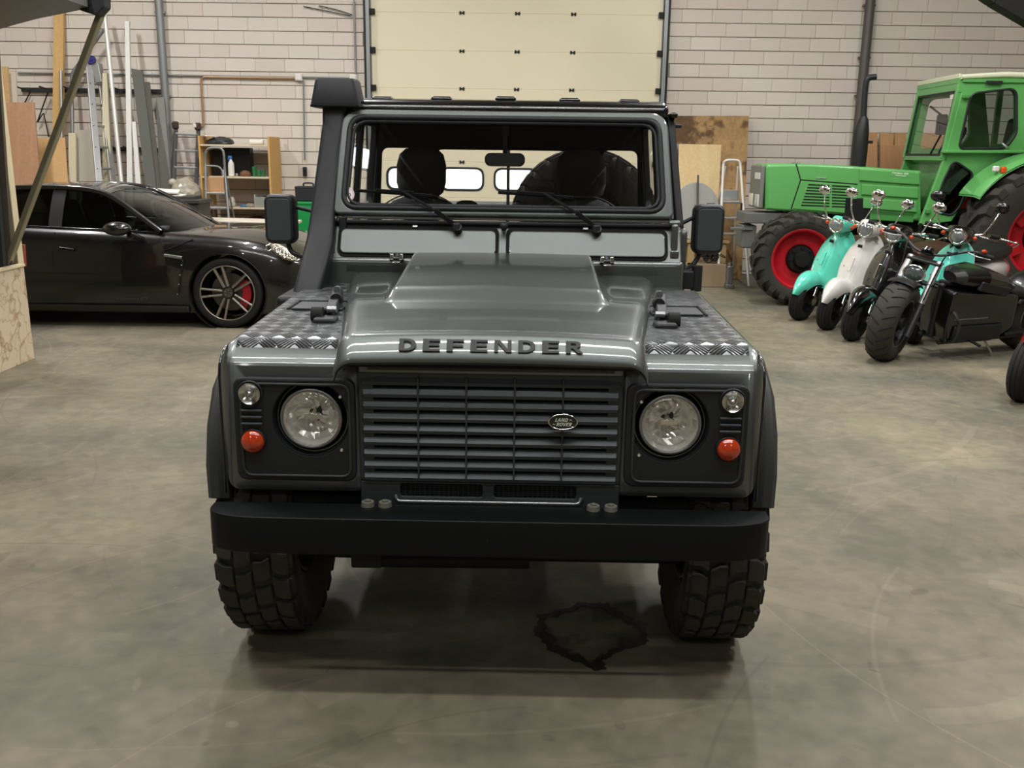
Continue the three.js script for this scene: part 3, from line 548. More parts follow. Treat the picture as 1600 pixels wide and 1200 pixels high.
  for (const s of [-1, 1]) {
    const d = part('door', car);
    const dg = ext(roundShape(sideZ, 0.03), 0.035, 0.008); dg.rotateY(Math.PI / 2); dg.translate(s * 0.715 - 0.0175, 0, 0);
    // ext lies in local xy; z of the side is along -x after the turn
    const dg2 = ext(roundShape(sideZ.map(([z, y]) => [-z, y]), 0.03), 0.035, 0.008); dg2.rotateY(Math.PI / 2); dg2.translate(s * 0.715 - 0.0175, 0, 0);
    mesh('panel', dg2, P, d);
    const wf = roundShape([[0.80, 1.29], [1.90, 1.29], [1.90, 1.735], [0.945, 1.735]], 0.03); wf.holes.push(roundShape([[0.87, 1.33], [1.42, 1.33], [1.42, 1.70], [0.985, 1.70]], 0.03, THREE.Path)); wf.holes.push(roundShape([[1.47, 1.33], [1.84, 1.33], [1.84, 1.70], [1.47, 1.70]], 0.04, THREE.Path));
    const wg = ext(wf, 0.03, 0.005); wg.rotateY(Math.PI / 2); { const q = wg.attributes.position; for (let i = 0; i < q.count; i++) q.setX(i, q.getX(i) - 0.015 + s * (0.705 - (q.getY(i) - 1.29) * 0.09)); }
    wg.computeVertexNormals(); mesh('window_frame', wg, M.blackPlastic, d);
    const gg = new THREE.ShapeGeometry(roundShape([[0.85, 1.32], [1.86, 1.32], [1.86, 1.71], [0.97, 1.71]], 0.02)); gg.rotateY(Math.PI / 2); { const q = gg.attributes.position; for (let i = 0; i < q.count; i++) q.setX(i, s * (0.703 - (q.getY(i) - 1.29) * 0.09)); }
    gg.computeVertexNormals(); mesh('glass', gg, M.glass, d);
    // mirror
    const m = part('door_mirror', car), mx = s > 0 ? 0.832 : -0.912, my = s > 0 ? 1.29 : 1.307;
    const rings = []; for (const [z, k] of [[-0.955, 0.9], [-0.95, 0.98], [-0.93, 1], [-0.895, 1], [-0.875, 0.97], [-0.868, 0.9]]) rings.push(ring([mx, my, z], [0.995, s * 0.02, 0], [0, 1, 0], 0.122 * k, 0.2 * k, 0.028, 6));
    mesh('housing', loft(rings, true, 0.7), M.blackPlastic, m);
    mesh('face', mv(ext(rrect(-0.048, -0.084, 0.048, 0.084, 0.018), 0.006, 0.0025, 2), mx, my, -0.871), std(0x43474a, 0.3), m, 'smooth dark grey panel of the mirror back');
    for (const g of [tube([[mx - s * 0.02, my - 0.09, -0.91], [mx - s * 0.05, my - 0.14, -0.90], [s * 0.735, my - 0.165, -0.86]], 0.010, 20, 8), tube([[mx - s * 0.05, my + 0.05, -0.92], [s * 0.72, my + 0.02, -0.90]], 0.008, 8, 8)]) mesh('arm', g, M.blackPlastic, m);
  }
  const rw = part('rear_wall', car);
  const rws = roundShape([[-0.70, 0.62], [0.70, 0.62], [0.70, 1.30], [0.665, 1.735], [-0.665, 1.735], [-0.70, 1.30]], 0.02);
  rws.holes.push(rrect(-0.37, 1.29, 0.40, 1.595, 0.035, THREE.Path)); for (const s of [-1, 1]) rws.holes.push(roundShape(s > 0 ? [[0.47, 1.29], [0.66, 1.29], [0.645, 1.60], [0.47, 1.60]] : [[-0.66, 1.29], [-0.47, 1.29], [-0.47, 1.60], [-0.645, 1.60]], 0.035, THREE.Path));
  mesh('panel', mv(ext(rws, 0.03, 0.004), 0, 0, -1.95), M.blackPlastic, rw);
  mesh('glass', mv(new THREE.ShapeGeometry(shape([[-0.66, 1.28], [0.66, 1.28], [0.64, 1.62], [-0.64, 1.62]])), 0, 0, -1.94), M.glass, rw);
  mesh('slider_rail', [box(0.016, 0.31, 0.02, -0.005, 1.44, -1.93, 0.003), box(0.77, 0.014, 0.02, 0.015, 1.29, -1.93, 0.003)], M.alu, rw);
  // ---- load bed with tailgate
  const lb = part('load_bed', car);
  mesh('side', [box(0.04, 0.5, 1.15, -0.72, 0.86, -2.55, 0.01), box(0.04, 0.5, 1.15, 0.72, 0.86, -2.55, 0.01)], P, lb);
  mesh('bed_floor', box(1.44, 0.04, 1.15, 0, 0.80, -2.55, 0), M.darkMetal, lb);
  mesh('tailgate', [box(1.44, 0.5, 0.04, 0, 0.86, -3.11, 0.01), box(1.40, 0.03, 0.03, 0, 1.27, -3.09, 0.01), box(0.03, 0.18, 0.03, -0.69, 1.19, -3.09, 0.005), box(0.03, 0.18, 0.03, 0.69, 1.19, -3.09, 0.005)], P, lb);
  mesh('stowage_box', box(1.1, 0.45, 0.34, -0.1, 1.055, -2.85, 0.02), std(0x3b3e3f, 0.6), lb);
  // ---- interior
  const seatX = [-0.415, 0.345];
  seatX.forEach((x) => {
    const s = part('front_seat', car);
    const rings = [[0.86, 0.44, 0.14, -1.48], [1.0, 0.45, 0.13, -1.52], [1.2, 0.43, 0.12, -1.56], [1.3, 0.36, 0.11, -1.585], [1.35, 0.27, 0.09, -1.60], [1.372, 0.16, 0.05, -1.605]].map(([y, w, d, z]) => ring([x, y, z], [1, 0, 0], [0, 0.25, 1], w, d, 0.05, 6));
    mesh('backrest', loft(rings, true, 1), M.fabric, s);
    const hr = [[1.37, 0.15, 0.06], [1.395, 0.21, 0.085], [1.44, 0.235, 0.1], [1.52, 0.235, 0.1], [1.57, 0.21, 0.09], [1.597, 0.15, 0.06], [1.603, 0.06, 0.03]].map(([y, w, d]) => ring([x + 0.003, y, -1.60 - (y - 1.4) * 0.15], [1, 0, 0], [0, 0, 1], w, d, 0.045, 6));
    mesh('headrest', loft(hr, true, 1), M.fabric, s);
    mesh('cushion', mv(new RoundedBoxGeometry(0.46, 0.16, 0.46, 4, 0.05), x, 0.84, -1.28), M.fabric, s);
    mesh('piping', tube([[x - 0.22, 1.2, -1.49], [x - 0.19, 1.31, -1.515], [x - 0.1, 1.375, -1.54], [x, 1.385, -1.545], [x + 0.1, 1.375, -1.54], [x + 0.19, 1.31, -1.515], [x + 0.22, 1.2, -1.49]], 0.004, 40, 6), std(0x6d7070, 0.5), s);
  });
  mesh('cubby_box', [mv(new RoundedBoxGeometry(0.2, 0.36, 0.4, 4, 0.05), -0.19, 1.02, -1.5), mv(new RoundedBoxGeometry(0.13, 0.12, 0.1, 4, 0.05), -0.195, 1.30, -1.6)], M.fabric, car);
  const sw = part('steering_wheel', car);
  { const put = (g) => { g.rotateX(-rad(42)); return g.translate(0.385, 1.185, -1.12); };
    mesh('rim', put(new THREE.TorusGeometry(0.185, 0.017, 12, 56)), M.blackPlastic, sw);
    mesh('spokes', [put(box(0.34, 0.03, 0.015, 0, 0, -0.01, 0.005)), put(box(0.035, 0.18, 0.015, 0, -0.09, -0.01, 0.005)), put(mv(new RoundedBoxGeometry(0.12, 0.1, 0.04, 3, 0.015), 0, 0, 0))], M.blackPlastic, sw);
    mesh('column', rod([0.385, 1.18, -1.12], [0.385, 1.05, -0.9], 0.035), M.blackPlastic, sw); }
  mesh('dashboard', [mv(new RoundedBoxGeometry(1.3, 0.22, 0.22, 4, 0.04), 0, 1.20, -0.90), mv(new RoundedBoxGeometry(0.4, 0.07, 0.16, 4, 0.03), 0.385, 1.295, -0.95)], M.blackPlastic, car);
  const rm = part('rear_view_mirror', car);
  { const rings = [[-1.0, 0.85], [-0.992, 1], [-0.975, 1], [-0.966, 0.9]].map(([z, k]) => ring([0.0, 1.555, z], [1, 0, 0], [0, 1, 0], 0.165 * k, 0.054 * k, 0.024, 6)); mesh('housing', loft(rings, true, 0.7), std(0x2b2e2e, 0.4), rm);
    mesh('stem', [rod([0, 1.575, -0.99], [0, 1.69, -0.955], 0.009), box(0.03, 0.05, 0.012, 0, 1.675, -0.95, 0.004)], M.blackPlastic, rm); }
  mesh('headliner', box(1.26, 0.02, 1.0, 0, 1.728, -1.43, 0), std(0x767875, 0.9), car);
  mesh('cab_floor', box(1.38, 0.04, 1.2, 0, 0.66, -1.35, 0), M.voidBlack, car);
  for (const s of [-1, 1]) mesh('sun_visor', mv(rot(new RoundedBoxGeometry(0.5, 0.02, 0.16, 2, 0.009), rad(6)), s * 0.33, 1.712, -1.06), M.fabric, car);
  // ---- snorkel
  const sn = part('snorkel', car);
  const body = [[1.00, -0.745, 0.10, 0.09, -0.53], [1.07, -0.727, 0.105, 0.09, -0.56], [1.16, -0.715, 0.105, 0.095, -0.64], [1.24, -0.708, 0.105, 0.09, -0.715], [1.33, -0.706, 0.098, 0.085, -0.765], [1.55, -0.690, 0.092, 0.08, -0.85], [1.68, -0.678, 0.09, 0.08, -0.895], [1.735, -0.675, 0.10, 0.085, -0.915], [1.76, -0.674, 0.12, 0.10, -0.92]].map(([y, x, w, d, z]) => ring([x, y, z], [1, 0, 0], [0, 0.3, 0.95], w, d, 0.022, 5));
  mesh('tube', loft(body, true, 0.8), M.blackPlastic, sn);
  const hd = [[1.752, 0.188, 0.17], [1.762, 0.19, 0.172], [1.85, 0.158, 0.14], [1.858, 0.15, 0.13]].map(([y, w, d]) => ring([-0.667, y, -0.93], [1, 0, 0], [0, 0, 1], w, d, 0.012, 3));
  mesh('head', loft(hd, true, 0.4), M.blackPlastic, sn);
  mesh('head_lip', box(0.192, 0.01, 0.174, -0.667, 1.753, -0.93, 0.003), M.blackSatin, sn);
  mesh('foot', [mv(new RoundedBoxGeometry(0.08, 0.13, 0.26, 3, 0.02), -0.775, 1.0, -0.52), box(0.03, 0.06, 0.03, -0.63, 1.3, -0.76, 0.006), box(0.03, 0.04, 0.03, -0.625, 1.6, -0.85, 0.006)], M.blackPlastic, sn);

  // ---- wheels with chunky treads
  const R = 0.40, TW = 0.235;
  const tyreGeo = [];
  { const pr = [[0.21, -0.085], [0.25, -0.105], [0.32, -0.118], [0.36, -0.116], [0.378, -0.10], [0.386, -0.07], [0.388, 0], [0.386, 0.07], [0.378, 0.10], [0.36, 0.116], [0.32, 0.118], [0.25, 0.105], [0.21, 0.085]];
    tyreGeo.push(rot(lathe(pr.map(([r, x]) => [r, x]), 72), 0, 0, Math.PI / 2));
    const lug = (x, a, w, l, sk, h = 0.02, r0 = R) => { const s = roundShape([[-w / 2, -l * 0.5], [0, -l * 0.62], [w / 2, -l * 0.5], [w / 2, l * 0.5], [0, l * 0.38], [-w / 2, l * 0.5]].map(([p, q]) => [p, q + p * sk]), 0.004); const g = ext(s, h, 0.003, 1, 1); g.translate(0, 0, r0 - h - Math.abs(x) ** 2 * 0.35); g.translate(x, 0, 0); g.rotateX(-a); return g; };
    const n = 26;
    for (let i = 0; i < n; i++) { const a = i / n * Math.PI * 2, d = Math.PI / n;
      tyreGeo.push(lug(-0.028, a, 0.05, 0.068, 0.3), lug(0.028, a + d, 0.05, 0.068, 0.3), lug(-0.083, a + d * 0.6, 0.048, 0.072, -0.35), lug(0.083, a + d * 1.6, 0.048, 0.072, -0.35));
      for (const s of [-1, 1]) { const g = box(0.016, 0.06, 0.045, s * 0.110, 0, R - 0.036, 0.004, 1); g.rotateX(-(a + (s > 0 ? d * 1.6 : d * 0.6))); tyreGeo.push(g); } } }
  const tyre = merge(tyreGeo), rim = rot(lathe([[0.001, 0.02], [0.07, 0.02], [0.09, 0.0], [0.15, -0.01], [0.185, 0.03], [0.2, 0.085], [0.215, 0.09], [0.215, -0.09], [0.2, -0.085], [0.19, -0.02], [0.001, -0.015]], 40), 0, 0, Math.PI / 2);
  const wheelAt = (x, y, z, flip, name = 'wheel', turn = 0) => { const w = part(name, car); w.position.set(x, y, z); w.rotation.y = turn + (flip ? Math.PI : 0); mesh('tyre', tyre, M.rubberWorn, w, 'chunky black off-road tyre'); mesh('rim', rim, M.darkMetal, w); return w; };
  wheelAt(-0.715, R, 0, false); wheelAt(0.715, R, 0, true); wheelAt(-0.71, R, -2.36, false); wheelAt(0.71, R, -2.36, true);
  const sp = wheelAt(0.40, 1.215, -2.22, false, 'spare_wheel', Math.PI / 2);
  sp.userData.label = 'spare wheel standing behind the seats';
}
// ---------------------------------------------------------------- black sports saloon on the left, its nose to the right
{
  const W = 0.88, c = thing('sports_saloon', 'glossy black low sports saloon seen from its side with twin-spoke wheel and red brake caliper', 'car', [-2.58, 0, -9.48]);
  const paint = phys(0x0c0a08, 0.32, 0.2, { clearcoat: 1, clearcoatRoughness: 0.04 });
  const K = [ // X, half width, centre height, shoulder height, underside height
    [-3.66, 0.40, 0.62, 0.58, 0.30], [-3.62, 0.62, 0.74, 0.70, 0.22], [-3.45, 0.78, 0.82, 0.80, 0.17], [-3.0, 0.86, 0.88, 0.88, 0.15], [-2.6, 0.885, 0.89, 0.905, 0.14], [-1.5, 0.865, 0.86, 0.875, 0.135], [-0.7, 0.862, 0.84, 0.845, 0.13],
    [-0.45, 0.868, 0.862, 0.835, 0.125], [0, 0.88, 0.868, 0.81, 0.12], [0.3, 0.855, 0.835, 0.765, 0.12], [0.5, 0.80, 0.775, 0.69, 0.125], [0.66, 0.70, 0.68, 0.60, 0.13], [0.77, 0.56, 0.57, 0.50, 0.15], [0.815, 0.42, 0.48, 0.44, 0.20]];
  const sec = (X) => {
    const [w, yc, ys, yb] = spline(K, X);
    const h = [[0, yc], [0.4, yc - 0.004], [0.62, lerp(yc, ys, 0.45)], [0.78, ys + 0.008], [0.875, ys - 0.012], [0.935, ys - 0.055], [0.965, ys - 0.12], [0.985, lerp(ys, yb, 0.36)], [1.0, lerp(ys, yb, 0.55)], [0.99, lerp(ys, yb, 0.78)], [0.965, yb + 0.06], [0.955, yb + 0.015], [0.90, yb], [0, yb]];
    const keys = h.map((p, i) => [i, p[0] * w, p[1]]), out = [];
    for (let i = 0; i <= 39; i++) { const [z, y] = spline(keys, i / 3); out.push([X, y, z]); }
    return out;
  };
  const rings = []; for (let i = 0; i <= 70; i++) { const X = lerp(-3.66, 0.815, i / 70), h = sec(X); rings.push([...h, ...h.slice(1, -1).reverse().map(([x, y, z]) => [x, y, -z])]); }
  const tool = (X, s) => mv(rot(cyl(0.352, 0.352, 0.42, 48), Math.PI / 2), X, 0.325, s * 0.76);
  const body = cut(loft(rings, true, 0.9), tool(0, 1), tool(0, -1), tool(-2.63, 1), tool(-2.63, -1));
  mesh('body', toCreasedNormals(body, 0.55), paint, c);
  for (const X of [0, -2.63]) for (const s of [-1, 1]) mesh('arch_liner', mv(rot(cyl(0.349, 0.349, 0.36, 40, true), Math.PI / 2), X, 0.325, s * 0.70), std(0x060606, 0.9, 0, { side: THREE.DoubleSide }), c);

  // greenhouse
  const rail = [[-0.60, 0.845, 0.755], [-0.80, 0.975, 0.69], [-1.0, 1.10, 0.625], [-1.17, 1.178, 0.58], [-1.4, 1.215, 0.562], [-1.75, 1.222, 0.56], [-2.2, 1.19, 0.55], [-2.7, 1.08, 0.52], [-3.15, 0.945, 0.48]];
  const rl = rail.map((p) => [-p[0], ...p]); const R = (X) => spline(rl, -X).slice(1);   // by -X
  const roofY = (X) => R(X)[0] + 0.036 * sstep(-X, 1.05, 1.4);
  const P3 = (X, a) => { const [y, z] = R(X); return [X, y + (1 - a * a) * 0.038, z * a]; };
  mesh('roof', grid((u, v) => P3(lerp(-1.14, -2.35, v), u * 2 - 1), 24, 24), paint, c);
  mesh('windscreen', grid((u, v) => { const a = u * 2 - 1, b = [-0.60 + 0.25 * (1 - a * a), 0.85 + 0.01 * (1 - a * a), 0.745 * a], t = [-1.14 + 0.03 * (1 - a * a), R(-1.14)[0] + 0.036 * (1 - a * a), R(-1.14)[1] * a], w = Math.sin(v * Math.PI) * 0.018 * (1 - a * a); return [lerp(b[0], t[0], v) + w, lerp(b[1], t[1], v) + w, lerp(b[2], t[2], v)]; }, 24, 16), M.glassTint, c);
  mesh('rear_window', grid((u, v) => { const a = u * 2 - 1, X = lerp(-2.35, -3.2, v), [y, z] = R(X); return [X, y + 0.038 * (1 - a * a), z * a]; }, 16, 12), M.glassDark, c);
  const belt = (X) => { const [w, , ys] = spline(K, X); return [ys + 0.004, w * 0.86]; };
  for (const s of [-1, 1]) {
    const side = (X, t) => { const [yb, zb] = belt(X), [yt, zt] = R(X); return [X, lerp(yb, yt, t), s * (lerp(zb, zt, t) - 0.004 + Math.sin(t * Math.PI) * 0.012)]; };
    const win = (Xa, Xb, n) => grid((u, v) => side(lerp(Xa, Xb, u), lerp(0.02, 0.97, v)), n, 8);
    mesh('side_window', win(-0.70, -1.515, 18), M.glassDark, c);
    mesh('side_window', win(-1.60, -2.25, 14), M.glassDark, c);
    mesh('side_window', win(-2.30, -2.95, 12), M.glassDark, c);
    for (const [Xa, Xb] of [[-1.50, -1.62], [-2.23, -2.32]]) { const g = grid((u, v) => { const p = side(lerp(Xa, Xb, u), v); p[2] += s * 0.006; return p; }, 2, 8); mesh('pillar', g, std(0x0a0a0a, 0.6, 0, { side: THREE.DoubleSide }), c); }
    mesh('window_trim', tube([-0.62, -0.9, -1.2, -1.6, -2.0, -2.5, -2.95].map((X) => { const [y, z] = belt(X); return [X, y, s * (z + 0.004)]; }), 0.006, 40, 6), M.blackGloss, c);
    mesh('a_pillar', tube(rail.map(([X, y, z]) => [X, y + 0.004, s * z]), 0.026, 60, 8), paint, c);
    // seams
    const seam = (pts) => mesh('door_seam', tube(pts.map(([X, y]) => { const [w, , ys, yb] = spline(K, X); const t = clamp((ys - y) / (ys - yb), 0, 1); const zf = t < 0.1 ? lerp(0.89, 0.965, t / 0.1) : t < 0.55 ? lerp(0.968, 1.0, (t - 0.1) / 0.45) : lerp(1.0, 0.955, (t - 0.55) / 0.45); return [X, y, s * (w * zf - 0.002)]; }), 0.0045, 40, 6), M.voidBlack, c);
    seam([[-0.60, 0.80], [-0.56, 0.7], [-0.53, 0.55], [-0.54, 0.35], [-0.58, 0.23]]);
    seam([[-1.54, 0.84], [-1.56, 0.7], [-1.55, 0.5], [-1.56, 0.23]]);
    seam([[-0.58, 0.225], [-1.0, 0.235], [-1.55, 0.232], [-2.2, 0.25]]);
    seam([[-0.30, 0.795], [-0.45, 0.73], [-0.57, 0.69], [-1.0, 0.72], [-1.5, 0.75]].slice(0, 3));
    mesh('door_handle', [mv(rot(new RoundedBoxGeometry(0.135, 0.022, 0.03, 3, 0.01), 0, 0, -0.12), -1.42, 0.70, s * 0.862)], std(0x1a1816, 0.12, 0.6), c);
    mesh('fender_vent', mv(rot(new RoundedBoxGeometry(0.165, 0.028, 0.02, 2, 0.008), 0, 0, -0.13), -0.47, 0.645, s * 0.866), M.steel, c);
    mesh('vent_slot', [mv(rot(box(0.02, 0.30, 0.02, 0, 0, 0, 0.006), 0, 0, -0.16), -0.41, 0.47, s * 0.868)], M.voidBlack, c);
    for (let k = 0; k < 4; k++) mesh('vent_stud', mv(new THREE.SphereGeometry(0.007, 8, 6), -0.395 - k * 0.018, 0.57 - k * 0.088, s * 0.879), M.steel, c);
    mesh('sill', box(1.95, 0.065, 0.05, -1.33, 0.165, s * 0.845, 0.02), std(0x24231f, 0.4, 0.2), c);
    // mirror
    const mi = part('door_mirror', c);
    const sp = new THREE.SphereGeometry(1, 28, 18); sp.scale(0.125, 0.062, 0.09); mesh('housing', mv(sp, -0.90, 0.895, s * 0.99), paint, mi);
    mesh('stalk', [rod([-0.80, 0.85, s * 0.98], [-0.74, 0.79, s * 0.84], 0.026, 12), box(0.06, 0.05, 0.1, -0.80, 0.83, s * 0.93, 0.015)], M.blackGloss, mi);
    // headlamp: faceted silver bowl under a clear cover
    const h = part('headlamp', c);
    const q = new THREE.SphereGeometry(1, 40, 24); q.scale(0.175, 0.05, 0.095); rot(q, 0, -s * 0.55, -0.42); mesh('bowl', mv(q, 0.47, 0.682, s * 0.70), std(0xd9d5c8, 0.25, 1, { bumpMap: dataTex(64, 64, (u, v) => { const n = (Math.sin(u * 75) * Math.sin(v * 75)) * 0.5 + 0.5; return [n, n, n]; }, false, [1, 1]), bumpScale: 0.02 }), h);
    mesh('lamp_ring', [[0.37, 0.725, 0.775], [0.45, 0.70, 0.765], [0.53, 0.668, 0.73], [0.60, 0.63, 0.68]].map(([x, y, z]) => mv(rot(new THREE.TorusGeometry(0.026, 0.007, 8, 24), 0, 0.6 * s, 0), x, y, s * z)), M.chrome, h);
  }
  // cabin pieces seen through the glass
  mesh('dashboard', mv(new RoundedBoxGeometry(0.3, 0.08, 1.36, 3, 0.03), -0.72, 0.86, 0), M.blackPlastic, c);
  for (const s of [-1, 1]) { const st = part('seat', c); mesh('backrest', mv(rot(new RoundedBoxGeometry(0.14, 0.3, 0.42, 4, 0.05), 0, 0, 0.25), -1.62, 0.95, s * 0.34), std(0x2a2824, 0.7), st); mesh('headrest', mv(new RoundedBoxGeometry(0.1, 0.14, 0.24, 4, 0.04), -1.68, 1.13, s * 0.34), std(0x2a2824, 0.7), st); }
  { const g = new THREE.TorusGeometry(0.155, 0.015, 10, 40); rot(g, 0, Math.PI / 2, 0); rot(g, 0, 0, 0.5); mesh('steering_wheel', [mv(g, -0.98, 0.93, -0.34), box(0.02, 0.03, 0.3, -0.98, 0.93, -0.34, 0.008), rod([-0.98, 0.93, -0.34], [-0.78, 0.87, -0.34], 0.025)], M.blackPlastic, c); }
  // front details
  mesh('front_vent', [box(0.06, 0.10, 0.3, 0.69, 0.30, 0.52, 0.03), box(0.06, 0.10, 0.3, 0.69, 0.30, -0.52, 0.03), box(0.05, 0.12, 0.6, 0.79, 0.28, 0, 0.03)], M.voidBlack, c);
  // faint silver script low on the door
  { const t = canvasTex(512, 64, (g, w, h) => { g.fillStyle = '#000000'; g.fillRect(0, 0, w, h); g.fillStyle = '#ffffff'; g.font = 'italic bold 52px sans-serif'; g.textBaseline = 'middle'; g.fillText('Panamera GTS', 12, 34); }); t.colorSpace = THREE.NoColorSpace;
    mesh('script', mv(rot(new THREE.PlaneGeometry(0.40, 0.042), -0.10), -0.82, 0.262, 0.8545), std(0x4a4740, 0.4, 0.3, { alphaMap: t, transparent: true }), c, 'faint silver script on the door'); }
  // wheels
  const tyre = rot(lathe([[0.245, 0.105], [0.26, 0.12], [0.295, 0.122], [0.312, 0.108], [0.3175, 0.08], [0.3185, 0], [0.3175, -0.08], [0.312, -0.108], [0.295, -0.122], [0.26, -0.12], [0.245, -0.105]], 72), Math.PI / 2);
  const barrel = rot(lathe([[0.250, 0.112], [0.243, 0.112], [0.232, 0.085], [0.228, 0.0], [0.23, -0.1], [0.25, -0.105]], 72), Math.PI / 2);
  const lip = mv(new THREE.TorusGeometry(0.246, 0.007, 8, 72), 0, 0, 0.112);
  const silver = std(0xa19a8f, 0.35, 0.8), spokes = [];
  for (let k = 0; k < 5; k++) for (const d of [-1, 1]) {
    const a = Math.PI + k * Math.PI * 0.4, off = d * 0.030, ca = Math.cos(a), sa = Math.sin(a), o = [-sa * off, ca * off], o2 = [-sa * d * 0.038, ca * d * 0.038];
    spokes.push(bar([ca * 0.055 + o[0] * 0.6, sa * 0.055 + o[1] * 0.6, 0.078], [ca * 0.243 + o2[0], sa * 0.243 + o2[1], 0.105], 0.026, 0.018, 0.005, a + Math.PI / 2));
  }
  const hub = [mv(rot(cyl(0.05, 0.042, 0.03, 32), Math.PI / 2), 0, 0, 0.08)], spokeG = merge(spokes);
  const disc = rot(cyl(0.172, 0.172, 0.02, 48), Math.PI / 2);
  const cal = (() => { const s = new THREE.Shape(); s.absarc(0, 0, 0.205, -0.75, 0.62, false); s.absarc(0, 0, 0.125, 0.62, -0.75, true); s.closePath(); return mv(ext(s, 0.05, 0.008, 2, 16), 0, 0, 0.02); })();
  for (const X of [0, -2.63]) for (const s of [1, -1]) {
    const w = part('wheel', c); w.position.set(X, 0.32, s * 0.755); if (s < 0) w.rotation.y = Math.PI;
    mesh('tyre', tyre, M.rubber, w); mesh('rim', barrel, std(0x1d1b18, 0.3, 0.7), w); mesh('rim_lip', lip, silver, w); mesh('spokes', spokeG, silver, w); mesh('hub', hub, std(0x5d5a54, 0.4, 0.7), w); mesh('brake_disc', disc, std(0x57534d, 0.4, 0.8), w);
    mesh('brake_caliper', s > 0 || X < 0 ? cal : cal, std(0xb00a1e, 0.35), w, 'red brake caliper'); for (let k = 0; k < 5; k++) mesh('wheel_bolt', mv(rot(cyl(0.007, 0.006, 0.02, 8), Math.PI / 2), 0.028 * Math.cos(k * 1.257), 0.028 * Math.sin(k * 1.257), 0.093), M.steel, w);
  }
}
// ---------------------------------------------------------------- the left wall: timber, ladders, shelf, pipes
const woodTex = (a, b, n = 3, st = 18, sd = 0) => { const A = new THREE.Color(a), B = new THREE.Color(b); const ca = A.clone().convertLinearToSRGB(), cb = B.clone().convertLinearToSRGB(); return dataTex(256, 512, (u, v) => { const w = fbm(u, v + sd * 0.13, 4, 3) - 0.5, t = clamp(0.5 + 0.9 * (fbm((u * st / 3 + w * 0.25) % 1, (v * 0.5 + sd * 0.37) % 1, n, 4, 0.6) - 0.5) + 0.5 * (fbm(u, v, 48, 2) - 0.5), 0, 1); return [lerp(ca.r, cb.r, t), lerp(ca.g, cb.g, t), lerp(ca.b, cb.b, t)]; }); };
const wood = (a, b, rough = 0.7, o = {}) => std(0xffffff, rough, 0, { map: woodTex(a, b, o.n, o.st, o.sd), bumpMap: grainBump, bumpScale: 0.0008 });
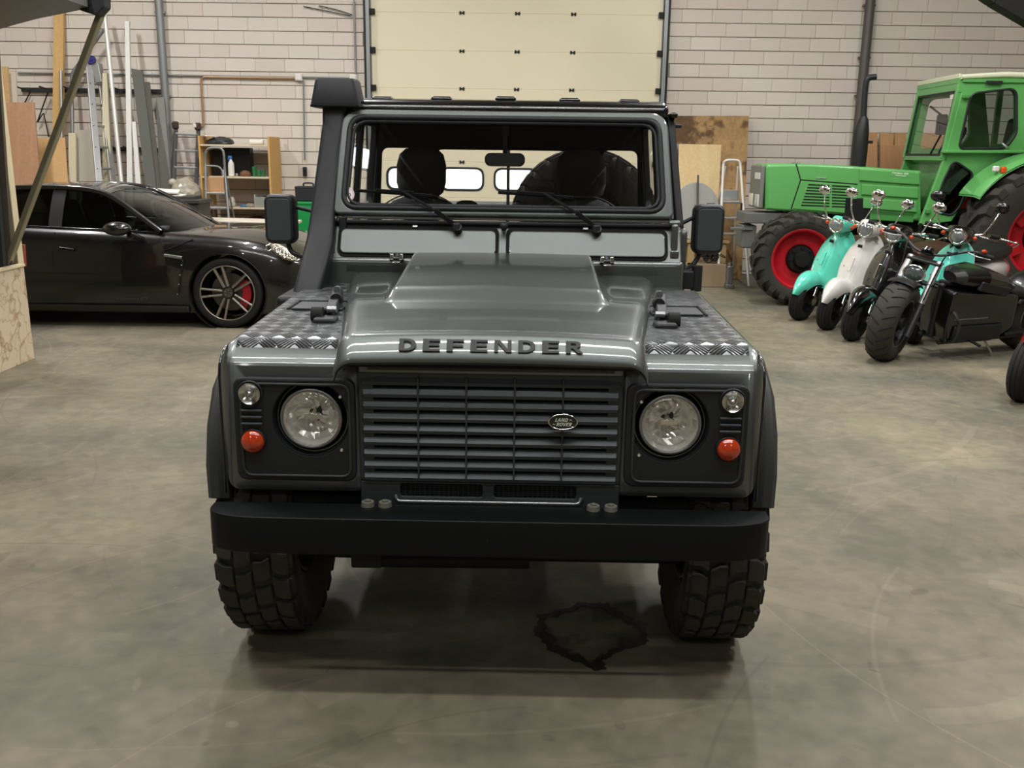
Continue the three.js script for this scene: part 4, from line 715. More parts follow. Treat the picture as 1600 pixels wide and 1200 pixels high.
// prism through four measured corners (tl, tr, br, bl), leaning from distance dTop to dBot, carried on down to height y0
function leaning(tl, tr, br, bl, dTop, dBot, th, y0 = 0.002) {
  const T = [at(...tl, dTop), at(...tr, dTop)], B = [at(...bl, dBot), at(...br, dBot)];
  const down = (t, b) => { if (y0 === null) return b; const k = (t.y - y0) / (t.y - b.y); return t.clone().lerp(b, k); };
  const q = [down(T[0], B[0]), down(T[1], B[1]), T[1], T[0]];
  const n = q[1].clone().sub(q[0]).cross(q[3].clone().sub(q[0])).normalize();
  const off = V3(0, 0, -th);
  const rings = [q.map((p) => p.toArray()), q.map((p) => p.clone().add(off).toArray())];
  return boxUV(loft(rings, true, 0.3));
}
{
  const mPlank = wood(0xd6b274, 0xc29c5e), mRed = wood(0xb08a68, 0x9c7354, 0.6), mPale = wood(0xd8b27c, 0xc79f69), mCream = std(0xcfc6a8, 0.7), mWhite = std(0xdcdad2, 0.55), mGrey = std(0x55574f, 0.7), mGrey2 = wood(0x8d8c84, 0x77776f);
  single('timber_plank', leaning([84, 10], [99, 10], [97, 285], [81, 285], 13.12, 12.9, 0.05), mPlank, 'tall ochre timber plank standing against the block wall', 'plank');
  single('plywood_sheet', leaning([9, 160], [53, 160], [63, 288], [14, 290], 12.3, 12.0, 0.02), mRed, 'reddish plywood sheet standing left of the ochre plank', 'plywood');
  single('plywood_sheet', leaning([55, 215], [101, 215], [106, 286], [60, 286], 12.75, 12.6, 0.018), mPale, 'low pale plywood sheet behind the reddish sheet', 'plywood');
  single('board', leaning([107, 208], [118, 208], [119, 286], [107, 286], 12.85, 12.7, 0.03), mCream, 'narrow cream board beside the low pale plywood', 'board');
  single('board', leaning([120, 203], [149, 203], [153, 286], [121, 286], 12.95, 12.8, 0.03), std(0xb9b3a2, 0.7), 'wide pale grey board below the lower wall rack', 'board');
  single('board', leaning([160, 114], [167, 114], [175, 287], [160, 287], 12.9, 12.6, 0.05), mCream, 'cream upright board between ladder and slanting tube', 'board');
  single('board', leaning([195, 33], [201.5, 33], [207, 288], [198.5, 288], 12.95, 12.5, 0.04), mWhite, 'tall white narrow board, highest of the leaning boards', 'board');
  single('board', leaning([205, 107], [222, 110], [244, 291], [228, 291], 12.85, 12.35, 0.03), mGrey, 'dark grey board leaning right beside the tall white board', 'board');
  single('board', leaning([226, 128], [233, 128], [250, 291], [240, 291], 13.0, 12.7, 0.03), std(0x7d7a70, 0.7), 'slim brownish grey board just right of the dark board', 'board');
  single('board', leaning([243, 152], [256, 152], [268, 291], [250, 291], 13.05, 12.8, 0.02), mGrey2, 'short weathered grey board under the right rack end', 'board');
  single('board', leaning([206, 190], [212, 190], [220, 288], [212, 288], 12.7, 12.45, 0.03), mWhite, 'short white strip before the dark grey board', 'board');
  single('board', leaning([1, 104], [12, 104], [16, 168], [2, 168], 12.5, 12.45, 0.02, 1.2), wood(0xc9a878, 0xb08d5e), 'small tan offcut above the reddish plywood at the left edge', 'board');
  single('board', leaning([14, 108], [24, 108], [28, 168], [18, 168], 12.6, 12.55, 0.02, 1.2), std(0xc3b7a4, 0.7), 'small pale offcut above the reddish plywood beside the tan one', 'board');
  const t3 = (px, py, d) => at(px, py, d).toArray();
  const flo = (a, b) => { const k = (a[1] - 0.004) / (a[1] - b[1]); return a.map((x, i) => x + (b[i] - x) * k); };
  single('tube', [rod(t3(164, 24, 13.0), flo(t3(164, 24, 13.0), t3(190, 287, 12.5)), 0.028, 14)], std(0xd5d3cb, 0.4, 0.3), 'long pale round tube slanting down to the right', 'tube');
  single('tube', [tube([flo(t3(113, 110, 13.0), t3(114, 270, 12.8)), t3(113, 200, 12.9), t3(112, 124, 13.0), t3(114, 113, 13.0), t3(122, 102, 13.0), t3(162, 46, 13.0)], 0.024, 60, 10, false, 0.1)], M.galv, 'bent galvanised tube with a kink near its top', 'tube');
  single('tube', rod(t3(95, 110, 13.0), flo(t3(95, 110, 13.0), t3(97, 258, 12.85)), 0.018, 12), M.alu, 'thin silver tube right beside the ochre plank', 'tube');
  // aluminium ladder with a blue end cap, standing narrow side out
  {
    const l = thing('ladder', 'aluminium ladder with holed rails and a blue end cap among the boards', 'ladder');
    const A = t3(142, 98, 12.95), B = flo(A, t3(158, 287, 12.4)), d = V3(...B).sub(V3(...A)), off = [0.10, 0, -0.28];
    for (const o of [[0, 0, 0], off]) { const p = A.map((x, i) => x + o[i] * 0.6 + (i === 2 ? 0.06 : 0)), q = B.map((x, i) => x + o[i] + (i === 2 ? 0.06 : 0)); mesh('rail', bar(p, q, 0.085, 0.03, 0.006), M.alu, l); }
    for (let k = 1; k < 10; k++) { const p = V3(...A).addScaledVector(d, k / 10), q = p.clone().add(V3(off[0] * 0.8, 0, off[2] * 0.8)); mesh('rung', rod([p.x, p.y, p.z + 0.06], [q.x, q.y, q.z + 0.06], 0.016, 12), M.alu, l); mesh('rung_hole', mv(rot(cyl(0.010, 0.010, 0.01, 10), Math.PI / 2), p.x, p.y, p.z + 0.077), M.voidBlack, l); }
    const cp = at(147, 94, 12.93); mesh('end_cap', [mv(rot(cyl(0.05, 0.05, 0.05, 24), Math.PI / 2), cp.x, cp.y, cp.z + 0.07), mv(rot(cyl(0.02, 0.02, 0.06, 16), Math.PI / 2), cp.x, cp.y, cp.z + 0.075)], std(0x2b2f7d, 0.4), l, 'blue plastic end cap');
    mesh('end_plate', bar([cp.x + 0.02, cp.y - 0.05, cp.z + 0.05], [cp.x + 0.05, cp.y - 0.28, cp.z + 0.05], 0.11, 0.03, 0.01), M.alu, l);
  }
  // wall rack of two black rails with hooks
  for (const [y, x0, x1, lab] of [[140, 33, 259, 'long black wall rail with hooks, above'], [232, 147, 266, 'short black wall rail low behind the boards']]) {
    const r = thing('wall_rack', lab, 'rack'), a = at(x0, y, 13.15), b = at(x1, y + 3, 13.15);
    mesh('rail', bar([a.x, a.y, -13.17], [b.x, b.y, -13.17], 0.055, 0.05, 0.006), std(0x23262a, 0.5), r);
    for (let k = 0; k < 6; k++) { const x = lerp(a.x, b.x, (k + 0.4) / 6); mesh('hook', tube([[x, a.y, -13.15], [x - 0.04, a.y + 0.005, -13.02], [x - 0.1, a.y + 0.03, -12.93]], 0.011, 10, 6), std(0x2a2a2a, 0.5), r); }
  }
  single('rod', rod(t3(47, 144, 13.1), t3(38, 162, 13.1), 0.008), M.darkMetal, 'short dark rod hanging left under the upper rail', 'rod');
  single('rod', tube([t3(75, 144, 13.1), t3(58, 192, 13.12), t3(68, 176, 13.1), t3(76, 214, 13.1)], 0.008, 30, 6, false, 0.05), M.darkMetal, 'bent dark rod hanging from the upper rail beside the plank', 'rod');

  // pipes and boxes on the wall
  const wz = 13.17, pp = (px, py) => at(px, py, wz).toArray();
  single('downpipe', [rod([at(249, 0, wz).x, CEIL - 0.01, -13.13], [at(249, 0, wz).x + 0.01, 0.003, -13.13], 0.052, 18), ...[20, 150, 260].map((y) => box(0.13, 0.03, 0.06, at(249, 0, wz).x + 0.005, at(255, y, wz).y, -13.15, 0.006))], M.galv, 'round grey galvanised pipe running up the wall left of the shelf', 'pipe');
  single('conduit', tube([pp(28, 114), pp(240, 117), pp(330, 118.5), pp(464, 121)], 0.011, 40, 8), M.galv, 'thin grey conduit running level along the left wall', 'conduit');
  single('copper_pipe', tube([pp(312, 200), pp(318, 195), pp(314, 126), pp(317, 121), pp(322, 120.5), pp(390, 121.5), pp(462, 122.5)], 0.015, 80, 8, false, 0.05), std(0xb08a66, 0.45, 0.6), 'copper pipe turning down the wall above the black ladder', 'pipe');
  single('copper_pipe', tube([pp(318, 119.2), pp(390, 120), pp(462, 121)], 0.011, 20, 8, false, 0.05), std(0xc2b08c, 0.5, 0.3), 'cream painted pipe lying close above the copper pipe', 'pipe');
  for (const [x, y, lab] of [[467, 121, 'white junction box at the end of the conduit'], [552, 122, 'white junction box beside the roller door track']]) { const p = at(x, y, wz), j = thing('junction_box', lab, 'box', p.toArray()); mesh('case', box(0.095, 0.09, 0.05, 0, 0, 0, 0.01), M.white, j); mesh('lid', box(0.075, 0.07, 0.01, 0, 0, 0.028, 0.004), M.white, j); }
  single('conduit', tube([pp(472, 120.5), pp(548, 122)], 0.011, 10, 8), M.galv, 'short grey conduit between the two white junction boxes', 'conduit');
  single('conduit', tube([pp(474, 126), pp(476, 250)], 0.011, 10, 8), M.galv, 'upright grey conduit dropping from the left junction box', 'conduit');
  single('conduit', tube([pp(553, 0), pp(556, 118)], 0.013, 10, 8), M.galv, 'upright grey conduit beside the roller door', 'conduit');
  single('wire', tube([pp(474, 10), pp(510, 17), pp(548, 25)], 0.006, 10, 6), M.darkMetal, 'thin sagging wire high on the wall near the door, left one', 'wire');
  single('wire', tube([pp(498, 9), pp(525, 15), pp(550, 23)], 0.006, 10, 6), M.darkMetal, 'thin sagging wire high on the wall near the door, right one', 'wire');
  { const p = at(476.5, 268, wz), s = thing('wall_switch', 'small dark switch box on the wall beside the snorkel', 'switch', p.toArray()); mesh('case', box(0.05, 0.12, 0.05, 0, 0, 0, 0.008), M.blackPlastic, s); mesh('knob', mv(rot(cyl(0.014, 0.012, 0.03, 14), Math.PI / 2), 0, 0.02, 0.035), M.darkMetal, s); }

  // black ladder leaning on the wall, rubber feet up
  {
    const l = thing('ladder', 'black railed ladder with bright rungs leaning upside down, left of the shelf', 'ladder');
    const a = t3(275, 197, 13.05), b = t3(310, 199, 13.05), fa = flo(a, t3(270, 320, 12.6)), fb = flo(b, t3(306, 320, 12.6));
    mesh('rail', bar(a, fa, 0.05, 0.03, 0.006), std(0x262624, 0.5, 0.3), l); mesh('rail', bar(b, fb, 0.05, 0.03, 0.006), std(0x262624, 0.5, 0.3), l);
    for (let k = 0; k < 8; k++) { const y0 = at(290, 209 + k * 26.3, 12.9).y; if (y0 < 0.1) break; const t = (a[1] - y0) / a[1], p = a.map((x, i) => lerp(x, fa[i], t)), q = b.map((x, i) => lerp(x, fb[i], t)); mesh('rung', bar(p, q, 0.03, 0.03, 0.006), M.alu, l); }
    for (const p of [a, b]) mesh('foot', [mv(new RoundedBoxGeometry(0.08, 0.10, 0.07, 3, 0.025), p[0], p[1] + 0.01, p[2] + 0.02)], std(0x3a2a26, 0.6), l);
    mesh('white_tip', box(0.045, 0.05, 0.03, b[0] - 0.03, b[1] + 0.02, b[2] + 0.055, 0.01), M.white, l);
  }
  // crumpled plastic sack before the ladder
  { const p = at(290, 303, 12.3), g = new THREE.IcosahedronGeometry(1, 4), q = g.attributes.position, v = V3(); for (let i = 0; i < q.count; i++) { v.fromBufferAttribute(q, i); const u = Math.atan2(v.z, v.x) / 6.283 + 0.5, n = fbm(u, v.y * 0.5 + 0.5, 6, 4, 0.6); v.multiplyScalar(0.78 + 0.45 * n); q.setXYZ(i, v.x * 0.19, v.y * 0.2, v.z * 0.14); } g.computeVertexNormals();
    const base = thing('sack', 'crumpled pale plastic sack on a dark crate before the black ladder', 'sack', [p.x, p.y, p.z]); mesh('body', g, phys(0xa59d8b, 0.35, 0, { clearcoat: 0.5 }), base); mesh('neck', mv(new THREE.SphereGeometry(0.05, 12, 8), -0.14, 0.14, 0.04), phys(0xb5ad9b, 0.35, 0), base);
    const h = p.y - 0.215; single('crate', [box(0.46, h - 0.004, 0.4, p.x, h / 2 + 0.002, p.z - 0.02, 0.01), box(0.48, 0.03, 0.42, p.x, h - 0.02, p.z - 0.02, 0.005)], std(0x2b2724, 0.8), 'dark crate under the crumpled plastic sack', 'crate'); }
  // shelf unit
  const SF = 12.55, SB = 13.12, sx = (px, py) => at(px, py, SF).x;
  const xl = sx(313, 260), xr = sx(421, 260), ytop = at(320, 212, SF).y;
  {
    const s = thing('shelf_unit', 'light wooden shelf unit with three shelves of clutter against the block wall', 'shelf unit');
    const mw = wood(0xd8ae6c, 0xc79a58), ms = std(0xd2c4a6, 0.6);
    mesh('side_panel', boxUV(box(0.024, ytop, SB - SF, xl, ytop / 2, -(SF + SB) / 2, 0.003)), mw, s); mesh('side_panel', boxUV(box(0.024, ytop, SB - SF, xr, ytop / 2, -(SF + SB) / 2, 0.003)), mw, s);
    for (const py of [226, 276, 324, 362]) mesh('shelf', boxUV(box(xr - xl - 0.024, 0.022, SB - SF, (xl + xr) / 2, at(360, py, SF).y - 0.011, -(SF + SB) / 2, 0.003)), ms, s);
    const sy = (py) => at(360, py, SF).y + 0.001, X = (px) => at(px, 280, SF + 0.2).x, Z = -(SF + 0.2);
    const s1 = sy(226), s2 = sy(276), s3 = sy(324);
    const lump = (w, h, d, sd, flat = 0.5) => { const g = new THREE.IcosahedronGeometry(1, 3), q = g.attributes.position, v = V3(); for (let i = 0; i < q.count; i++) { v.fromBufferAttribute(q, i); const n = fbm((Math.atan2(v.z, v.x) / 6.283 + 0.5 + sd) % 1, v.y * 0.5 + 0.5, 5, 3, 0.6); v.multiplyScalar(0.75 + 0.5 * n); q.setXYZ(i, v.x * w / 2, Math.max(0.001, v.y * h * 0.6 + h * 0.3), v.z * d / 2); } g.computeVertexNormals(); return g; };
    single('plastic_bag', mv(lump(0.36, 0.10, 0.25, 0.1), X(346), s1, Z), std(0x262a28, 0.4), 'dark crumpled plastic bag on the top shelf', 'bag');
    single('paper_roll', [mv(rot(cyl(0.035, 0.035, 0.17, 20), 0, 0, Math.PI / 2), X(404), s1 + 0.035, Z), mv(rot(cyl(0.02, 0.02, 0.172, 16), 0, 0, Math.PI / 2), X(404), s1 + 0.035, Z)], M.white, 'white paper roll at the right end of the top shelf', 'roll');
    single('paper_sheet', mv(rot(box(0.14, 0.012, 0.2, 0, 0, 0, 0.003), 0, 0.4, 0.0), X(332), s1 + 0.105, Z + 0.03), M.white, 'folded white sheet lying on the dark plastic bag', 'paper');
    single('black_box', [box(0.50, 0.36, 0.18, X(358), s2 + 0.18, -(SF + 0.42), 0.012), box(0.05, 0.09, 0.004, X(386), s2 + 0.22, -(SF + 0.328), 0.001)], std(0x0c1014, 0.45), 'large black box filling the back of the middle shelf', 'box');
    { const b = thing('spray_bottle', 'white spray bottle with a blue trigger on the middle shelf', 'bottle', [X(365), s2, Z + 0.08]); mesh('body', lathe([[0.001, 0], [0.036, 0], [0.039, 0.01], [0.039, 0.14], [0.034, 0.17], [0.016, 0.2], [0.014, 0.22], [0.001, 0.22]], 24), M.white, b); mesh('trigger', [box(0.05, 0.03, 0.024, -0.008, 0.245, 0, 0.008), box(0.012, 0.045, 0.016, -0.03, 0.225, 0, 0.004), mv(cyl(0.017, 0.017, 0.025, 16), 0, 0.225, 0)], std(0x3f7fc0, 0.4), b, 'blue spray trigger'); }
    { const b = thing('bottle', 'small white bottle left of the spray bottle', 'bottle', [X(353.5), s2, Z + 0.08]); mesh('body', lathe([[0.001, 0], [0.024, 0], [0.024, 0.075], [0.012, 0.085], [0.001, 0.085]], 18), M.white, b); mesh('cap', mv(cyl(0.011, 0.011, 0.02, 14), 0, 0.093, 0), std(0x333333, 0.5), b); }
    single('jar', lathe([[0.001, 0], [0.016, 0], [0.017, 0.03], [0.012, 0.038], [0.001, 0.038]], 16).translate(X(373), s2, Z + 0.08), std(0x9a958a, 0.4), 'tiny grey jar between spray bottle and brown bag', 'jar');
    single('bag', mv(lump(0.14, 0.085, 0.12, 0.5), X(386), s2, Z + 0.05), std(0x6d4a30, 0.7), 'crumpled brown bag on the middle shelf', 'bag');
    for (const [px, h, lab] of [[399.5, 0.125, 'tallest of the green glass tumblers on the middle shelf'], [407, 0.085, 'middle green glass tumbler on the shelf'], [414, 0.08, 'right-hand green glass tumbler beside the shelf end']]) single('tumbler', lathe([[0.001, 0.002], [0.024, 0.002], [0.028, h], [0.025, h], [0.021, 0.012], [0.001, 0.012]], 22).translate(X(px), s2, Z + 0.05), phys(0x3f9a5c, 0.1, 0, { transmission: 0.5, thickness: 0.01 }), lab, 'glass');
    { const b = thing('storage_bin', 'grey open storage bin on the lowest seen shelf', 'bin', [X(411), s3, Z]); mesh('front', box(0.19, 0.13, 0.012, 0, 0.065, 0.1, 0.003), std(0x8f9389, 0.6), b); mesh('side', box(0.012, 0.16, 0.2, -0.095, 0.08, 0, 0.003), std(0xc8cac2, 0.6), b); mesh('back', box(0.19, 0.16, 0.012, 0, 0.08, -0.1, 0.003), std(0x8f9389, 0.6), b); mesh('base', box(0.19, 0.01, 0.2, 0, 0.005, 0, 0.002), std(0x8f9389, 0.6), b); }
    single('bag', mv(lump(0.16, 0.14, 0.12, 0.8), X(413), s3 + 0.012, Z - 0.005), M.blackSatin, 'black bundle sticking out of the grey storage bin', 'bag');
    single('rag', mv(lump(0.09, 0.04, 0.1, 0.3), X(381), s3, Z + 0.08), std(0x3f6f92, 0.7), 'small blue rag on the lowest seen shelf', 'rag');
    single('rag', mv(lump(0.13, 0.05, 0.12, 0.6), X(392), s3, Z + 0.06), std(0x8b8374, 0.8), 'small grey rag between blue rag and storage bin', 'rag');
    single('bag', mv(lump(0.1, 0.14, 0.1, 0.2), X(361.5), s3, Z + 0.05), phys(0xb4ab9b, 0.4, 0), 'pale crumpled bag on the lowest seen shelf', 'bag');
    single('bundle', mv(lump(0.34, 0.2, 0.3, 0.7), X(398), at(360, 362, SF).y + 0.001, Z), std(0x3a1318, 0.8), 'dark red bundle on the bottom shelf', 'bundle');
  }
  // step ladder in front of the shelf
  {
    const l = thing('step_ladder', 'grey folding step ladder with a curved top bar in front of the shelf', 'ladder');
    const D = 12.2, a = t3(321.5, 300, D + 0.1), mt = M.galv;
    const top = [[321, 262], [321, 240], [324, 233], [331, 231], [342, 231], [348, 234], [350, 243], [352, 275]];
    const Lf = flo(t3(321.5, 250, D), t3(323, 345, D - 0.15)), Rf = flo(t3(350.5, 250, D), t3(358, 345, D - 0.15));
    mesh('frame', tube([Lf, ...top.map(([x, y]) => t3(x, y, D)), Rf], 0.016, 120, 8, false, 0.2), mt, l);
    mesh('grab_bar', tube([t3(322, 259, D), t3(334, 259.5, D), t3(342, 261, D), t3(346.5, 266, D), t3(348, 274, D)], 0.012, 30, 8), mt, l);
    for (const [py, x0, x1] of [[302, 323, 352], [325, 323, 356], [347, 323, 359]]) { const p = t3(x0, py, D - 0.05), q = t3(x1, py, D - 0.05); mesh('tread', box(q[0] - p[0], 0.03, 0.16, (p[0] + q[0]) / 2, p[1], -(D + 0.0), 0.008), M.alu, l); }
    mesh('rear_leg', [rod([Lf[0] + 0.02, 0.01, -D - 0.3], t3(323, 262, D), 0.012), rod([Rf[0] - 0.02, 0.01, -D - 0.3], t3(350, 262, D), 0.012)], mt, l);
    const c0 = at(336, 289, D - 0.02); single('cardboard', box(0.215, 0.2, 0.05, c0.x, c0.y - 0.005, c0.z - 0.04, 0.004), std(0xb68d62, 0.8), 'tan cardboard box standing on the tread of the grey step ladder', 'box');
  }
  // green bin with black tool box on top, half behind the snorkel
  { const a = at(464, 315, 11.9), b = at(496, 362, 11.9), g = thing('bin', 'bright green plastic bin beside the snorkel', 'bin', [(a.x + b.x) / 2, 0, -12.05]); const hh = a.y;
    mesh('tub', boxUV(loft([ring([0, 0.003, 0], [1, 0, 0], [0, 0, 1], 0.26, 0.26, 0.03), ring([0, hh - 0.03, 0], [1, 0, 0], [0, 0, 1], 0.30, 0.30, 0.03)], true, 0.6)), std(0x0d8a43, 0.5), g); mesh('rim', box(0.32, 0.035, 0.32, 0, hh - 0.018, 0, 0.01), std(0x0d8a43, 0.45), g);
    const t = thing('tool_box', 'black tool box with a grip standing on the green bin', 'box', [(a.x + b.x) / 2, hh + 0.001, -12.05]); mesh('case', box(0.30, 0.16, 0.22, 0, 0.08, 0, 0.015), M.blackPlastic, t); mesh('lid', box(0.305, 0.03, 0.225, 0, 0.165, 0, 0.01), M.blackPlastic, t); mesh('grip', tube([[-0.06, 0.18, 0.02], [-0.05, 0.215, 0.02], [0.05, 0.215, 0.02], [0.06, 0.18, 0.02]], 0.01, 20, 8), M.blackPlastic, t); }
  // white sheets on dark stacks behind the saloon
  { const a = at(338, 343, 11.4), b = at(440, 352, 10.9); single('panel', [mv(rot(box(1.1, 0.03, 0.5, 0, 0, 0, 0.006), 0, 0.06, -0.02), (a.x + b.x) / 2, (a.y + b.y) / 2 + 0.005, -11.25)], std(0xd9d0bd, 0.6), 'large white panel lying flat behind the black saloon bonnet', 'panel');
    const h = (a.y + b.y) / 2 - 0.02; single('trestle', [[-0.45, -0.15], [0.45, -0.15], [-0.45, 0.15], [0.45, 0.15]].map(([x, z]) => rod([(a.x + b.x) / 2 + x, 0.002, -11.25 + z], [(a.x + b.x) / 2 + x * 0.9, h - 0.04, -11.25 + z * 0.8], 0.02)).concat([box(1.0, 0.05, 0.06, (a.x + b.x) / 2, h - 0.035, -11.25, 0.005)]), M.darkMetal, 'dark trestle under the large white panel', 'trestle');
    const p = at(255, 298.5, 10.9); single('panel', rot(box(0.34, 0.02, 0.2, 0, 0, 0, 0.004), 0.12, 0.2, -0.05).translate(p.x, p.y, p.z), M.white, 'small white sheet lying behind the saloon windscreen', 'panel');
    const q = at(274, 305, 10.9); single('panel', rot(box(0.2, 0.02, 0.13, 0, 0, 0, 0.004), 0.15, -0.2, -0.08).translate(q.x, q.y, q.z), std(0xd8d4ca, 0.5), 'crooked white scrap right of the small white sheet', 'panel');
    single('cabinet', [box(0.7, q.y - 0.06, 0.42, (p.x + q.x) / 2 + 0.02, (q.y - 0.06) / 2 + 0.001, -10.95, 0.01), box(0.74, 0.04, 0.46, (p.x + q.x) / 2 + 0.02, q.y - 0.062, -10.95, 0.006), box(0.60, 0.05, 0.3, (p.x + q.x) / 2, q.y - 0.03, -10.95, 0.01)], std(0x3b3833, 0.7), 'low dark cabinet behind the saloon, white sheets on it', 'cabinet'); }
}
// ---------------------------------------------------------------- sales trailer at the left edge: raised hatch, prop pole, marbled panel
{
  const t = thing('sales_trailer', 'trailer at the left edge with raised grey hatch, diagonal prop pole and marbled lower panel', 'trailer');
  const marble = dataTex(512, 512, (u, v) => { const w = fbm(u, v, 4, 4, 0.6) - 0.5, w2 = fbm((u + 0.5) % 1, v, 6, 4, 0.6) - 0.5; const vein = Math.abs(Math.sin((u * 2 + v * 1.0 + w * 1.6) * Math.PI * 2)), vein2 = Math.abs(Math.sin((u - v * 2 + w2 * 1.8) * Math.PI * 2)); const k = clamp(1 - Math.pow(1 - vein, 5) * 0.55 - Math.pow(1 - vein2, 6) * 0.4 + w * 0.22, 0, 1); return [lerp(0.55, 0.83, k), lerp(0.42, 0.765, k), lerp(0.29, 0.65, k)]; }, true, [0.85, 0.85]);
  const A = at(37, 416, 7.2), B = ground(54, 560), zN = -4.6;
  // panel stands along the trailer side; its far edge is the one in view
  const q0 = [B.x, 0.002, B.z], q1 = [A.x, A.y, -7.2], rings = [[q0, q1, [q1[0], q1[1], zN], [q0[0], 0.002, zN]], [[q0[0] - 0.03, 0.002, B.z], [q1[0] - 0.03, q1[1], -7.2], [q1[0] - 0.03, q1[1], zN], [q0[0] - 0.03, 0.002, zN]]];
  mesh('marbled_panel', boxUV(loft(rings, true, 0.3)), std(0xffffff, 0.45, 0, { map: marble }), t, 'cream marbled panel with brown veins');
  mesh('counter_edge', [box(0.05, 0.022, 7.2 + zN, A.x - 0.012, A.y + 0.010, (-7.2 + zN) / 2, 0.004)], M.cream, t);
  const post = (p0, d0, p1, d1, w, m, nm, lab) => { const a = at(...p0, d0), b = at(...p1, d1); mesh(nm, bar(a.toArray(), b.toArray(), w, 0.06, 0.004), m, t, lab); };
  post([-8, 96], 7.35, [29, 412], 7.25, 0.052, M.cream, 'frame_post', 'cream corner post');
  post([-10, 60], 7.2, [14, 415], 7.15, 0.05, std(0x4a4234, 0.7), 'frame_post', 'dark brown inner post');
  post([-22, 100], 7.15, [3, 418], 7.05, 0.05, std(0x1c221c, 0.7), 'frame_post', 'dark green inner post');
  { const a = at(33, 382, 7.35), b = at(35, 416, 7.35); mesh('red_batten', bar(a.toArray(), b.toArray(), 0.05, 0.04, 0.004), std(0x8d3a26, 0.7), t, 'short red batten'); }
  mesh('inner_wall', box(0.04, 2.3, 2.9, A.x - 0.4, 1.15, -5.75, 0.004), std(0x20251f, 0.9), t);
  // hatch lid: a shallow curved tray, hinged behind the frame, seen from below
  const h0 = at(-60, 82, 6.9), h1 = at(126, 20, 6.9);
  const lid = []; for (let i = 0; i <= 16; i++) { const u = i / 16, x = lerp(h0.x - 0.3, h1.x + 0.06, u), y = lerp(h0.y - 0.02, h1.y + 0.0, u) + 0.06 * Math.sin(u * Math.PI) * 0.4; lid.push(ring([x, y + 0.10, -6.0], [0, 0, 1], [0, 1, 0], 2.0 - 0.12 * u, 0.20 * (1 - 0.35 * u), 0.06, 5)); }
  mesh('hatch_lid', loft(lid, true, 0.6), phys(0x6d6c68, 0.5, 0.3, { clearcoat: 0.3, clearcoatRoughness: 0.3 }), t, 'raised glossy grey hatch lid');
  mesh('lid_rib', [rod([h0.x - 0.3, h0.y + 0.10, -6.98], [h1.x, h1.y + 0.06, -6.96], 0.028, 12)], std(0x8d8b84, 0.3, 0.5), t);
  { const c = at(141, 0, 6.95), s = ext(roundShape([[-0.13, 0.14], [-0.10, -0.02], [-0.05, -0.085], [0.055, -0.115], [0.115, -0.06], [0.13, 0.14]], 0.012), 0.12, 0.008); mesh('latch_housing', mv(s, c.x, c.y + 0.01, c.z - 0.06), M.blackPlastic, t, 'black plastic latch housing at the lid end'); mesh('latch_slot', box(0.02, 0.05, 0.01, c.x + 0.02, c.y - 0.02, c.z + 0.064, 0.003), M.darkMetal, t); }
  { const a = at(168, -6, 7.0), b = at(12, 413, 7.15); mesh('prop_pole', bar(a.toArray(), b.toArray(), 0.05, 0.04, 0.008), std(0x9a9278, 0.55, 0.3), t, 'long diagonal prop pole'); mesh('pole_bolt', mv(rot(cyl(0.014, 0.014, 0.03, 12), Math.PI / 2), at(161, 6, 6.96).x, at(161, 6, 6.96).y, -6.95), M.alu, t); }
}
